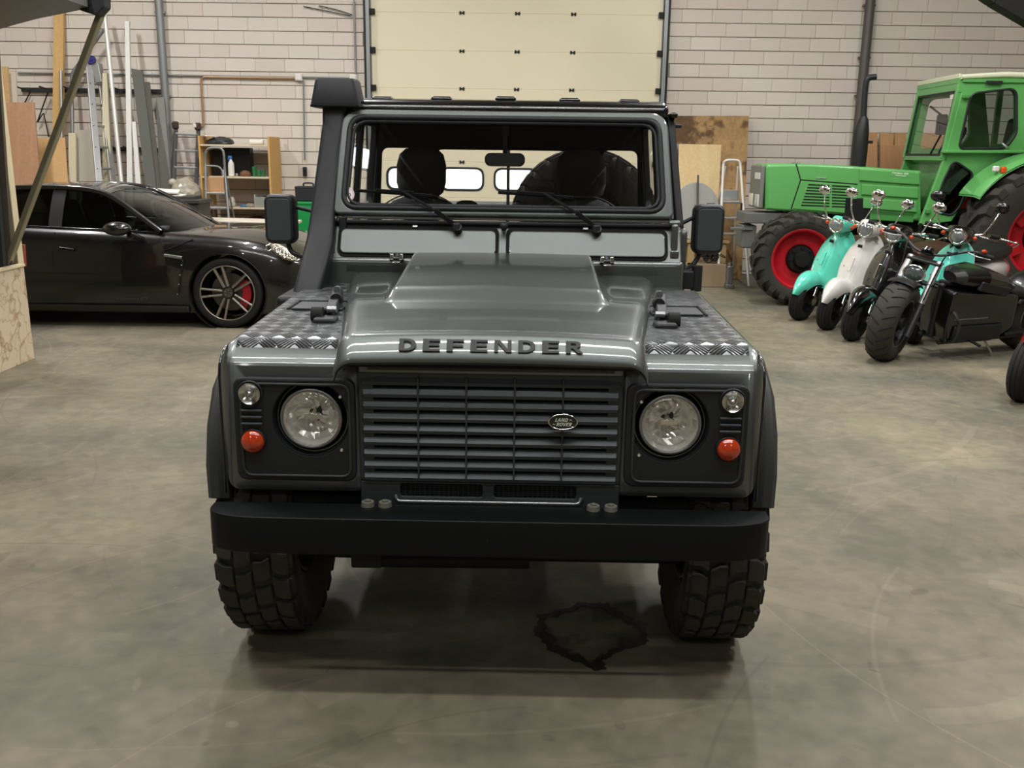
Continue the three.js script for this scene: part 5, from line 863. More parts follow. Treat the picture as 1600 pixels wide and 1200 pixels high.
// ---------------------------------------------------------------- the right wall: boards, tabletop, ladder, pipe
{
  const stained = dataTex(512, 512, (u, v) => { const a = fbm(u, v, 5, 5, 0.6), b = fbm((u + 0.4) % 1, v, 9, 4, 0.6), f = fbm(u, v, 64, 2); const k = sstep(a, 0.44, 0.62) * (0.5 + 0.5 * sstep(v, 0.0, 0.15)), c = 0.5 + (b - 0.5) * 0.5 + (f - 0.5) * 0.25; return [lerp(0.66, 0.38, k) * (0.72 + 0.56 * c), lerp(0.53, 0.28, k) * (0.72 + 0.56 * c), lerp(0.35, 0.17, k) * (0.72 + 0.56 * c)]; }, true, [0.7, 0.7], true);
  single('plywood_sheet', leaning([1047, 181], [1170, 181], [1163, 340], [1047, 340], 13.1, 12.85, 0.02), std(0xffffff, 0.8, 0, { map: stained, bumpMap: grainBump, bumpScale: 0.001 }), 'large brown stained sheet leaning right of the roller door', 'plywood');
  single('plywood_sheet', leaning([1061, 225], [1127, 226], [1121, 345], [1058, 345], 12.8, 12.6, 0.02), wood(0xe3cd9c, 0xd0b07a, 0.6, { n: 3, st: 9 }), 'clean pale plywood sheet before the large stained sheet', 'plywood');
  single('board', leaning([1051, 225], [1060, 225], [1057, 345], [1051, 345], 12.9, 12.75, 0.02), std(0x7d8084, 0.5, 0.4), 'narrow grey metal strip left of the pale plywood', 'board');
  // round grey tabletop standing on edge, with a clamp bar
  { const c = at(1086, 330, 12.36), t = thing('round_tabletop', 'round grey tabletop standing on edge before the pale plywood', 'tabletop', [c.x, 0, c.z]), s = new THREE.Shape(); s.absellipse(0, 0, 0.30, 0.36, 0, Math.PI * 2);
    mesh('disc', mv(rot(ext(s, 0.03, 0.008, 2, 32), -0.03), 0, c.y, 0), std(0xa3a29c, 0.5), t); const p = at(1088.5, 273, 12.38), q = at(1088.5, 325, 12.36); mesh('bar', bar([p.x - c.x, p.y, 0.08], [q.x - c.x, q.y, 0.08], 0.022, 0.02, 0.004), std(0x55524c, 0.5), t); mesh('clamp', [box(0.035, 0.06, 0.05, q.x - c.x - 0.02, q.y + 0.01, 0.07, 0.006), box(0.10, 0.018, 0.03, q.x - c.x + 0.17, q.y + 0.055, 0.045, 0.004)], std(0x4b4843, 0.5), t);
    const h = c.y - 0.345; single('pallet', [0.15, 0.45].flatMap((k) => [box(0.9, 0.035, 0.10, c.x - 0.05, h * k + 0.0, c.z + 0.12, 0.004), box(0.9, 0.035, 0.10, c.x - 0.05, h * k, c.z - 0.08, 0.004)]).concat([-0.4, 0, 0.4].map((x) => box(0.09, h * 0.9, 0.3, c.x - 0.05 + x, h * 0.46, c.z + 0.02, 0.006))).concat([box(0.95, 0.03, 0.34, c.x - 0.05, h - 0.025, c.z + 0.02, 0.004)]), wood(0xb89e74, 0xa38659), 'low wooden pallet stand under the round grey tabletop', 'pallet'); }
  // white step ladder
  { const l = thing('step_ladder', 'white folding step ladder left of the green tractor', 'ladder'), D = 12.3, t3 = (x, y, d = D) => at(x, y, d).toArray(), f = (a, b) => { const k = (a[1] - 0.02) / (a[1] - b[1]); return a.map((x, i) => x + (b[i] - x) * k); };
    const L = f(t3(1130, 258), t3(1126, 345, D - 0.2)), R = f(t3(1157, 258), t3(1163, 345, D - 0.2));
    mesh('frame', tube([L, t3(1130, 262), t3(1132, 252), t3(1137, 250), t3(1150, 250), t3(1155, 252), t3(1157, 262), R], 0.016, 120, 8, false, 0.15), M.white, l);
    for (const [py, x0, x1] of [[316, 1129, 1160], [341, 1128, 1162], [366, 1126, 1164]]) { const p = t3(x0, py, D - 0.08), q = t3(x1, py, D - 0.08); mesh('tread', box(q[0] - p[0], 0.028, 0.17, (p[0] + q[0]) / 2, p[1], -(D + 0.02), 0.006), M.alu, l); }
    const a = t3(1130, 297, D - 0.05), b = t3(1158, 313, D - 0.05); mesh('plate', box(b[0] - a[0], a[1] - b[1], 0.012, (a[0] + b[0]) / 2, (a[1] + b[1]) / 2, -(D + 0.08), 0.003), M.alu, l);
    for (const x of [L, R]) mesh('rear_leg', rod([x[0], 0.02, -D - 0.5], [x[0] * 0.4 + t3(1143, 260)[0] * 0.6, t3(1143, 260)[1], -D - 0.03], 0.012), M.white, l); }
  // low clutter beside the tractor wheel
  { const p = at(1108, 424, 12.0); single('carton', [box(0.36, 0.28, 0.3, p.x, 0.142, p.z, 0.006), box(0.37, 0.006, 0.02, p.x, 0.285, p.z, 0.001)], std(0x8c7a60, 0.85), 'brown carton on the floor beside the far tractor wheel', 'carton');
    const q = at(1128, 415, 11.8); single('jack', [box(0.10, 0.05, 0.16, q.x + 0.1, 0.027, q.z, 0.008), box(0.07, 0.22, 0.08, q.x + 0.1, 0.16, q.z, 0.01), mv(cyl(0.03, 0.03, 0.05, 16), q.x + 0.1, 0.29, q.z)], M.steel, 'small grey jack on the floor between carton and tractor wheel', 'jack');
    single('chain', (() => { const g = []; for (let i = 0; i < 16; i++) { const a = i * 2.4; g.push(mv(new THREE.TorusGeometry(0.05 + 0.02 * rnd(), 0.006, 6, 14).rotateX(rnd(0, 3)).rotateY(rnd(0, 3)), p.x + 0.15 * Math.cos(a) * rnd(0.3, 1), 0.36 + 0.03 * rnd(), p.z + 0.1 * Math.sin(a) * rnd(0.3, 1))); } return g; })(), M.darkMetal, 'tangle of dark chain links lying on the brown carton', 'chain'); }
  // boards behind the tractor
  const mB = wood(0xb68a62, 0xa2764e, 0.75), mB2 = wood(0xc09a6a, 0xab8352, 0.75);
  single('board', leaning([1346, 207], [1371, 207], [1371, 262], [1346, 262], 13.05, 12.9, 0.03), mB, 'reddish brown board behind the tractor exhaust', 'board');
  single('board', leaning([1375, 208], [1396, 208], [1396, 262], [1375, 262], 13.08, 12.95, 0.03), mB2, 'upper tan board behind the tractor bonnet, left piece', 'board');
  single('board', leaning([1398, 208], [1416, 208], [1416, 262], [1398, 262], 13.08, 12.95, 0.03), mB2, 'upper tan board behind the tractor bonnet, right piece', 'board');
  single('board', leaning([1376, 227], [1418, 227], [1418, 262], [1376, 262], 12.95, 12.85, 0.03), mB, 'wide low brown board standing before the two tan boards', 'board');
  single('board', leaning([1420, 208], [1476, 208], [1476, 262], [1420, 262], 13.05, 12.95, 0.03), mB2, 'wide tan board seen through the tractor windscreen', 'board');
  { const a = at(1362, 0, 13.08), b = at(1337, 290, 13.08); single('downpipe', [rod([a.x, CEIL - 0.02, -13.1], [a.x - 0.02, 0.003, -13.1], 0.062, 18), ...[8, 90, 150].map((y) => box(0.15, 0.03, 0.07, a.x - 0.01, at(1350, y, 13.1).y, -13.13, 0.006))], std(0x58544d, 0.5, 0.3), 'dark grey pipe running up the wall behind the tractor exhaust', 'pipe'); }
}
// ---------------------------------------------------------------- green tractor
{
  const t = thing('tractor', 'green tractor with glazed cab, tall black exhaust and red wheels, facing left', 'tractor', [3.05, 0, -10.90], rad(-2));
  const inv = new THREE.Matrix4().makeRotationY(rad(2)).multiply(new THREE.Matrix4().makeTranslation(-3.05, 0, 10.90));
  // point of the tractor's own plane z = w under a measured point
  const T = (px, py, w = 0) => { const c = V3(0, CAM_H, 0).applyMatrix4(inv), p = at(px, py, 10).applyMatrix4(inv).sub(c), k = (w - c.z) / p.z; return c.addScaledVector(p, k); };
  const Txy = (w, list) => list.map(([x, y]) => { const p = T(x, y, w); return [p.x, p.y]; });
  const G = phys(0x5ca457, 0.38, 0.0, { clearcoat: 0.5, clearcoatRoughness: 0.2 }), Gd = phys(0x468c43, 0.45, 0, { clearcoat: 0.3 }), red = std(0xb3121f, 0.4), HW = 0.62;
  // bonnet: side outline swept across, top edges rounded
  {
    const o = Txy(0, [[1197, 256], [1250, 255], [1330, 259], [1440, 267], [1440, 346], [1345, 338], [1196, 328]]), n = roundShape(o, [0.05, 0.3, 0.3, 0.01, 0.01, 0.1, 0.02]), g = ext(n, HW, 0.035, 5, 10); g.translate(0, 0, -HW);
    mesh('bonnet', toCreasedNormals(g, 0.5), G, t);
    const line = (a, b, w = 0.006, h = 0.012, m = M.voidBlack, nm = 'joint') => { const p = T(...a, 0.001), q = T(...b, 0.001); mesh(nm, bar([p.x, p.y, 0.0], [q.x, q.y, 0.0], h, w, 0.001), m, t); };
    line([1251, 281], [1236, 327]); line([1251, 281], [1340, 288]); line([1244, 256], [1251, 281]);
    // louvred side grille
    const pl = shape(Txy(0, [[1252, 283], [1338, 290], [1338, 334], [1238, 326]])); mesh('grille_panel', mv(ext(pl, 0.012, 0.003), 0, 0, -0.004), G, t);
    for (let k = 0; k < 8; k++) { const y = 288.5 + k * 4.6, a = T(1263 - k * 1.6, y, 0.01), b = T(1296, y + 1.6, 0.01), c = T(1300, y + 1.8, 0.01), d = T(1328 + k * 0.6, y + 3.2, 0.01); mesh('louvre', bar([a.x, a.y, 0.008], [b.x, b.y, 0.008], 0.014, 0.006, 0.002), M.voidBlack, t); mesh('louvre', bar([c.x, c.y, 0.008], [d.x, d.y, 0.008], 0.014, 0.006, 0.002), M.voidBlack, t); }
    // pressed ribs along the rear side panels
    const rib = (x0, y0, x1, y1, h) => { const s = shape(Txy(0, [[x0, y0], [x1, y1], [x1, y1 + h], [x0, y0 + h - 0.8]])); mesh('side_panel', mv(ext(s, 0.028, 0.01, 3), 0, 0, -0.006), G, t); };
    rib(1346, 288, 1434, 293, 17); rib(1348, 309, 1432, 315, 17); rib(1342, 264, 1436, 270, 19);
    mesh('lower_panel', mv(ext(shape(Txy(0, [[1345, 327], [1431, 333], [1427, 348], [1350, 343]])), 0.1, 0.01), 0, 0, -0.10), Gd, t);
    const tx = canvasTex(512, 128, (g2, w, h) => { g2.fillStyle = '#5ca457'; g2.fillRect(0, 0, w, h); g2.fillStyle = '#e6ead8'; g2.font = 'italic bold 62px serif'; g2.textBaseline = 'middle'; g2.fillText('Farmer 309', 8, 40); g2.font = 'bold 40px sans-serif'; g2.fillText('Turbomatik', 96, 98); });
    const p = T(1411, 272.5, 0.023); mesh('lettering', mv(rot(new THREE.PlaneGeometry(0.26, 0.055), 0, 0, -0.07), p.x, p.y, 0.0235), std(0xffffff, 0.5, 0, { map: tx }), t, 'white model lettering on the bonnet side');
    const p2 = T(1283, 278.5, 0.002); mesh('chrome_strip', box(0.11, 0.012, 0.006, p2.x, p2.y, 0.002, 0.002), M.alu, t);
    // grey nose grille with label and headlamps
    const a = T(1196, 258, 0), b = T(1195, 327, 0);
    mesh('nose', mv(new RoundedBoxGeometry(0.05, a.y - b.y - 0.005, HW - 0.05, 3, 0.02), a.x - 0.012, (a.y + b.y) / 2, -HW / 2), std(0x6f7069, 0.55), t, 'grey nose grille');
    mesh('name_plate', box(0.01, 0.07, 0.26, a.x - 0.04, a.y - 0.12, -0.18, 0.002), M.white, t);
    for (const z of [-0.14, -0.46]) mesh('headlamp', [box(0.02, 0.14, 0.2, a.x - 0.036, b.y + 0.09, z, 0.01)], phys(0xe9ebe2, 0.1, 0.3, { clearcoat: 1 }), t);
    mesh('filler_cap', box(0.09, 0.03, 0.09, T(1243, 253, -0.3).x, a.y + 0.012, -0.3, 0.01), M.blackPlastic, t);
    const e0 = T(1240, 345, -0.1), e1 = T(1440, 400, -0.1);
    mesh('engine', [box(e1.x - e0.x, 0.62, 0.42, (e0.x + e1.x) / 2, 0.72, -HW / 2, 0.03), box(0.5, 0.2, 0.55, e0.x + 0.3, 0.75, -HW / 2, 0.04), box(0.3, 0.34, 0.08, T(1340, 320, 0).x, 0.98, -0.03, 0.02)], M.voidBlack, t);
    const m0 = T(1166, 333, 0), m1 = T(1236, 350, 0);
    mesh('front_carrier', [box(m1.x - m0.x, 0.12, 0.52, (m0.x + m1.x) / 2, (m0.y + m1.y) / 2, -0.3, 0.015), box(0.16, 0.26, 0.40, m0.x + 0.07, m0.y - 0.27, -0.3, 0.02), box(0.25, 0.03, 0.05, m0.x - 0.02, m0.y - 0.18, -0.1, 0.006)], std(0x5f605b, 0.55), t, 'grey front weight carrier');
    mesh('hitch_pin', rod([m0.x - 0.02, m0.y + 0.02, -0.2], [m0.x - 0.02, m0.y + 0.1, -0.2], 0.012), M.darkMetal, t);
  }
  // exhaust
  { const p = (x, y) => { const q = T(x, y, -0.10); return [q.x, q.y, -0.10]; };
    const rr = [[1333, 322, 0.022], [1335, 302, 0.030], [1337, 290, 0.06], [1340, 270, 0.078], [1343, 235, 0.085], [1346, 205, 0.08], [1349, 188, 0.055], [1350, 181, 0.03]].map(([x, y, r]) => { const c = p(x, y), o = []; for (let i = 0; i < 20; i++) { const a = i / 20 * Math.PI * 2; o.push([c[0] + r * Math.cos(a), c[1], c[2] + r * Math.sin(a)]); } return o; });
    const e = part('exhaust', t); mesh('muffler', loft(rr, true, 0.6), std(0x1d1e1d, 0.5, 0.2), e);
    mesh('stack', tube([p(1349, 186), p(1351, 150), p(1353, 131), p(1355, 124), p(1360, 121), p(1369, 120)], 0.032, 40, 12, false, 0.3), std(0x24252a, 0.5, 0.2), e);
    mesh('bracket', box(0.06, 0.03, 0.03, p(1352, 222)[0] + 0.05, p(1352, 222)[1], -0.1, 0.004), M.darkMetal, e); }
  // cab
  {
    const wN = 0.27, wF = -0.92, c = part('cab', t);
    const o = Txy(wN, [[1507, 127], [1614, 127], [1622, 235], [1590, 237], [1532, 276], [1487, 346], [1436, 352], [1478, 240]]), hole = Txy(wN, [[1517, 146], [1588, 138], [1588, 208], [1571, 232], [1498, 232]]), hole2 = Txy(wN, [[1490, 250], [1521, 271], [1499, 324], [1487, 337], [1461, 331], [1470, 290]]);
    const hs = roundShape(hole, [0.09, 0.09, 0.05, 0.08, 0.06], THREE.Path), hs2 = roundShape(hole2, [0.08, 0.06, 0.05, 0.05, 0.04, 0.3], THREE.Path), q = roundShape(o, 0.01); q.holes.push(hs, hs2);
    mesh('side_frame', mv(ext(q, 0.05, 0.008), 0, 0, wN - 0.05), G, c);
    const q2 = roundShape(o, 0.01); q2.holes.push(roundShape(hole, [0.09, 0.09, 0.05, 0.08, 0.06], THREE.Path), roundShape(hole2, 0.05, THREE.Path)); mesh('side_frame', mv(ext(q2, 0.05, 0.008), 0, 0, wF), G, c);
    mesh('side_window', mv(new THREE.ShapeGeometry(roundShape(hole, 0.06)), 0, 0, wN - 0.02), M.glassTint, c); mesh('door_window', mv(new THREE.ShapeGeometry(roundShape(hole2, 0.05)), 0, 0, wN - 0.02), M.glassDark, c);
    mesh('side_window', mv(new THREE.ShapeGeometry(roundShape(hole, 0.06)), 0, 0, wF + 0.02), M.glass, c);
    const seal = (pts, r, z, w2) => { const s = roundShape(pts, r).getSpacedPoints(70); s.pop(); return tube(s.map((p) => [p.x, p.y, z]), w2, 160, 6, true); };
    mesh('window_seal', [seal(hole, [0.09, 0.09, 0.05, 0.08, 0.06], wN + 0.002, 0.014)], M.blackPlastic, c); mesh('window_seal', [seal(hole2, [0.08, 0.06, 0.05, 0.05, 0.04, 0.3], wN + 0.002, 0.012)], M.blackPlastic, c);
    // overhanging sill that throws its shade on the lower body
    { const a = T(1474, 237, wN + 0.06), b = T(1600, 237, wN + 0.06); mesh('sill', bar([a.x, a.y, wN + 0.03], [b.x, b.y, wN + 0.03], 0.03, 0.10, 0.008), G, c); }
    mesh('door_handle', tube([T(1566, 224, wN + 0.03).toArray(), T(1572, 229, wN + 0.05).toArray(), T(1576, 232, wN + 0.03).toArray()], 0.012, 12, 8), M.alu, c);
    mesh('door_hinge', [box(0.07, 0.04, 0.04, T(1508, 151, wN).x, T(1508, 151, wN).y, wN + 0.02, 0.01), box(0.05, 0.05, 0.04, T(1449, 330, wN).x, T(1449, 330, wN).y, wN + 0.02, 0.01)], Gd, c);
    // front: frame between the two side frames, leaning back, with windscreen
    const A = T(1504, 128, wN), B = T(1476, 248, wN), F = (s, h, z) => { const k = h; return [lerp(B.x, A.x, k) + 0.0, lerp(B.y, A.y, k), z]; };
    const beam = (k0, z0, k1, z1, w, d = 0.05) => bar(F(0, k0, z0), F(0, k1, z1), w, d, 0.008);
    mesh('front_frame', [beam(0, wN - 0.03, 1, wN - 0.03, 0.07), beam(0, wF + 0.03, 1, wF + 0.03, 0.07), bar(F(0, 0.02, wF), F(0, 0.02, wN), 0.05, 0.07), bar(F(0, 0.93, wF), F(0, 0.93, wN), 0.05, 0.10)], G, c);
    mesh('windscreen', (() => { const g = new THREE.BufferGeometry(); const p = [F(0, 0.03, wN - 0.05), F(0, 0.03, wF + 0.05), F(0, 0.9, wF + 0.05), F(0, 0.9, wN - 0.05)]; g.setAttribute('position', new THREE.Float32BufferAttribute(p.flat(), 3)); g.setIndex([0, 2, 1, 0, 3, 2]); g.computeVertexNormals(); return g; })(), M.glass, c);
    mesh('windscreen_seal', [bar(F(0, 0.05, wF + 0.07), F(0, 0.05, wN - 0.07), 0.02, 0.025), bar(F(0, 0.88, wF + 0.07), F(0, 0.88, wN - 0.07), 0.02, 0.025), beam(0.05, wN - 0.075, 0.88, wN - 0.075, 0.02, 0.02), beam(0.05, wF + 0.075, 0.88, wF + 0.075, 0.02, 0.02)].map((g) => g.translate(-0.02, 0, 0)), M.blackPlastic, c);
    mesh('wiper', bar([F(0, 0.06, -0.05)[0] - 0.04, F(0, 0.06, 0)[1], -0.05], [F(0, 0.32, 0.1)[0] - 0.04, F(0, 0.32, 0)[1], 0.12], 0.018, 0.012), M.blackPlastic, c);
    mesh('permit_label', box(0.006, 0.05, 0.10, F(0, 0.82, 0)[0] - 0.01, F(0, 0.82, 0)[1], wN - 0.16, 0.001), M.white, c);
    const lw = T(1478, 240, 0), lb = T(1440, 348, 0); mesh('front_wall', bar([lw.x + 0.0, lw.y - 0.02, wF / 2 + wN / 2], [lb.x + 0.06, lb.y, wF / 2 + wN / 2], wN - wF - 0.06, 0.04, 0.006, Math.PI / 2), Gd, c);
    const ro = T(1507, 125, wN), rf = T(1442, 139, wF), y1 = ro.y;
    mesh('roof', [loft([ring([ro.x - 0.04, y1 + 0.03, (wN + wF) / 2], [0, 0, 1], [0, 1, 0], wN - wF + 0.06, 0.05, 0.02), ring([ro.x + 0.4, y1 + 0.055, (wN + wF) / 2], [0, 0, 1], [0, 1, 0], wN - wF + 0.08, 0.06, 0.025), ring([ro.x + 1.1, y1 + 0.045, (wN + wF) / 2], [0, 0, 1], [0, 1, 0], wN - wF + 0.08, 0.06, 0.025)], true, 0.6), bar([ro.x - 0.045, y1 + 0.04, wF], [ro.x - 0.045, y1 + 0.04, wN], 0.03, 0.05, 0.008)], std(0xcfd2b4, 0.5), c, 'pale cream roof panel');
    mesh('roof_rail', [box(1.1, 0.05, 0.03, ro.x + 0.53, y1 + 0.0, wN + 0.005, 0.008), bar([ro.x - 0.03, y1, wF], [ro.x - 0.03, y1, wN], 0.05, 0.06)], G, c);
    { const b = T(1554, 128.5, wN + 0.03); mesh('roof_badge', box(0.17, 0.03, 0.01, b.x, b.y, wN + 0.03, 0.002), M.blackPlastic, c); }
    // inside
    const sx = T(1560, 220, -0.3); mesh('seat', [mv(new RoundedBoxGeometry(0.42, 0.12, 0.46, 4, 0.05), sx.x, sx.y - 0.25, -0.32), mv(rot(new RoundedBoxGeometry(0.12, 0.5, 0.44, 4, 0.05), 0, 0, -0.12), sx.x + 0.2, sx.y, -0.32)], M.fabric, c);
    { const g = new THREE.TorusGeometry(0.19, 0.014, 8, 36); rot(g, 0, Math.PI / 2, 0); rot(g, 0, 0, -0.6); mesh('steering_wheel', [mv(g, sx.x - 0.5, sx.y - 0.02, -0.32), rod([sx.x - 0.5, sx.y - 0.02, -0.32], [sx.x - 0.68, sx.y - 0.5, -0.32], 0.03)], M.blackPlastic, c); }
    mesh('dash', mv(new RoundedBoxGeometry(0.25, 0.3, 0.5, 3, 0.05), T(1480, 262, -0.3).x + 0.05, T(1480, 262, -0.3).y, -0.32), M.blackPlastic, c);
    const bx = T(1616, 180, 0).x; mesh('rear_frame', [box(0.06, 0.75, 0.06, bx, T(1616, 180, 0).y, wN - 0.03, 0.01), box(0.06, 0.75, 0.06, bx, T(1616, 180, 0).y, wF + 0.03, 0.01), box(0.05, 0.35, wN - wF, bx, T(1616, 235, 0).y - 0.1, (wN + wF) / 2, 0.01)], G, c);
    { const m = part('door_mirror', c), a = T(1535, 190, wN - 0.2); mesh('housing', mv(new RoundedBoxGeometry(0.13, 0.24, 0.05, 4, 0.03), a.x, a.y, wF - 0.12), M.blackPlastic, m); mesh('arm', rod([a.x, a.y + 0.1, wF - 0.12], [a.x - 0.2, a.y + 0.2, wF], 0.012), M.darkMetal, m); }
    mesh('cab_floor', box(0.9, 0.05, 1.1, T(1530, 330, 0).x, T(1530, 335, 0).y, -0.32, 0.01), M.darkMetal, c);
    mesh('step', [box(0.35, 0.03, 0.16, T(1455, 400, wN).x, T(1455, 400, wN).y, wN, 0.005), box(0.03, 0.4, 0.03, T(1455, 380, wN).x - 0.14, T(1455, 378, wN).y, wN, 0.005), box(0.03, 0.4, 0.03, T(1455, 380, wN).x + 0.14, T(1455, 378, wN).y, wN, 0.005)], M.darkMetal, c);
  }
  // wheels
  const tyre = (Rr, Wd, rim, n, h) => {
    const g = [rot(lathe([[rim, -Wd * 0.36], [rim + 0.03, -Wd * 0.46], [Rr * 0.80, -Wd * 0.5], [Rr - h - 0.025, -Wd * 0.46], [Rr - h, -Wd * 0.3], [Rr - h + 0.004, 0], [Rr - h, Wd * 0.3], [Rr - h - 0.025, Wd * 0.46], [Rr * 0.80, Wd * 0.5], [rim + 0.03, Wd * 0.46], [rim, Wd * 0.36]], 72), Math.PI / 2)];
    for (let i = 0; i < n; i++) for (const s of [-1, 1]) {
      const a0 = (i + (s > 0 ? 0.5 : 0)) / n * Math.PI * 2, rings = [];
      for (let k = 0; k <= 5; k++) {
        const u = k / 5, x = s * (0.01 + u * (Wd * 0.5 - 0.005)), a = a0 - u * (Math.PI * 2 / n) * 0.95, drop = u > 0.8 ? (u - 0.8) * Wd * 0.55 : 0, r1 = Rr - drop, r0 = Rr - h - 0.03 - drop, wa = (0.022 + 0.012 * u) / Rr * (Rr > 0.6 ? 1.35 : 1);
        const P = (r, da) => [r * Math.cos(a + da), r * Math.sin(a + da), x];
        rings.push([P(r0, -wa * 1.3), P(r1, -wa), P(r1, wa), P(r0, wa * 1.3)]);
      }
      g.push(loft(rings, true, 0.4));
    }
    return merge(g);
  };
  const rimG = (rim, Wd) => rot(lathe([[rim + 0.004, -Wd * 0.38], [rim + 0.02, -Wd * 0.40], [rim - 0.012, -Wd * 0.36], [rim - 0.05, -Wd * 0.2], [rim * 0.62, 0.02], [rim * 0.5, 0.04], [rim * 0.5, 0.055], [rim * 0.62, 0.05], [rim - 0.05, Wd * 0.16], [rim - 0.02, Wd * 0.34], [rim - 0.012, Wd * 0.40], [rim + 0.02, Wd * 0.42], [rim + 0.004, Wd * 0.38]], 56), Math.PI / 2);
  const place = (px, py, w, Rr, Wd, rim, n, h, nm = 'wheel', lab) => { const c = T(px, py, w), o = part(nm, t); o.position.set(c.x, Rr, w); mesh('tyre', tyre(Rr, Wd, rim, n, h), M.rubberWorn, o, 'black lugged tractor tyre'); mesh('rim', rimG(rim, Wd), red, o, 'red wheel rim'); mesh('hub', [rot(cyl(rim * 0.5, rim * 0.42, 0.1, 28), Math.PI / 2).translate(0, 0, 0.06), rot(cyl(rim * 0.3, rim * 0.24, 0.1, 24), Math.PI / 2).translate(0, 0, 0.13)], M.darkMetal, o); for (let k = 0; k < 8; k++) mesh('wheel_nut', rot(cyl(0.014, 0.014, 0.03, 6), Math.PI / 2).translate(rim * 0.4 * Math.cos(k * 0.785), rim * 0.4 * Math.sin(k * 0.785), 0.115), M.darkMetal, o); return o; };
  place(1248, 403, 0.36, 0.505, 0.36, 0.315, 20, 0.032); place(1248, 403, -0.98, 0.505, 0.36, 0.315, 20, 0.032);
  const rw = place(1622, 385, 0.62, 0.79, 0.46, 0.40, 22, 0.045), rx = rw.position.x; const rw2 = place(1622, 385, -1.27, 0.79, 0.46, 0.40, 22, 0.045); rw2.position.x = rx;
  mesh('wheel_flange', [0, 1, 2, 3, 4, 5].map((k) => { const a = k * Math.PI / 3 + 0.4; return mv(rot(box(0.16, 0.14, 0.06, 0, 0, 0, 0.02), 0, 0, a), rx + 0.33 * Math.cos(a), 0.79 + 0.33 * Math.sin(a), 0.70); }), red, t);
  const fx = T(1248, 403, 0.36).x; mesh('front_axle', [rod([fx, 0.5, 0.25], [fx, 0.5, -0.88], 0.07, 16), box(0.3, 0.25, 0.3, fx, 0.55, -0.31, 0.05)], M.darkMetal, t); mesh('rear_axle', [rod([rx, 0.79, 0.5], [rx, 0.79, -1.1], 0.12, 18), box(0.9, 0.5, 0.5, rx - 0.4, 0.75, -0.31, 0.06)], M.darkMetal, t);
  // rear mudguards
  for (const z of [0.60, -1.25]) { const g = grid((u, v) => { const a = lerp(2.62, 0.5, u), r = 0.90 + (v > 0.85 ? -(v - 0.85) * 0.3 : 0); return [rx + r * Math.cos(a), 0.79 + r * Math.sin(a) * 0.97, z + (z > 0 ? 1 : -1) * (v - 0.55) * 0.44]; }, 28, 8); const g2 = g.clone().translate(0, -0.02, 0); mesh('mudguard', [g, g2], phys(0x5ca457, 0.38, 0, { clearcoat: 0.5, side: THREE.DoubleSide }), t); }
  { const p = T(1562, 264, 0.78), q = T(1570, 266, 0.78), l = part('indicator', t); mesh('case', box(0.06, 0.06, 0.05, p.x - 0.03, p.y, 0.76, 0.015), M.white, l); mesh('lens', box(0.055, 0.07, 0.06, q.x - 0.01, q.y, 0.77, 0.02), phys(0xd5500f, 0.2, 0, { clearcoat: 1 }), l, 'orange indicator lens'); }
}
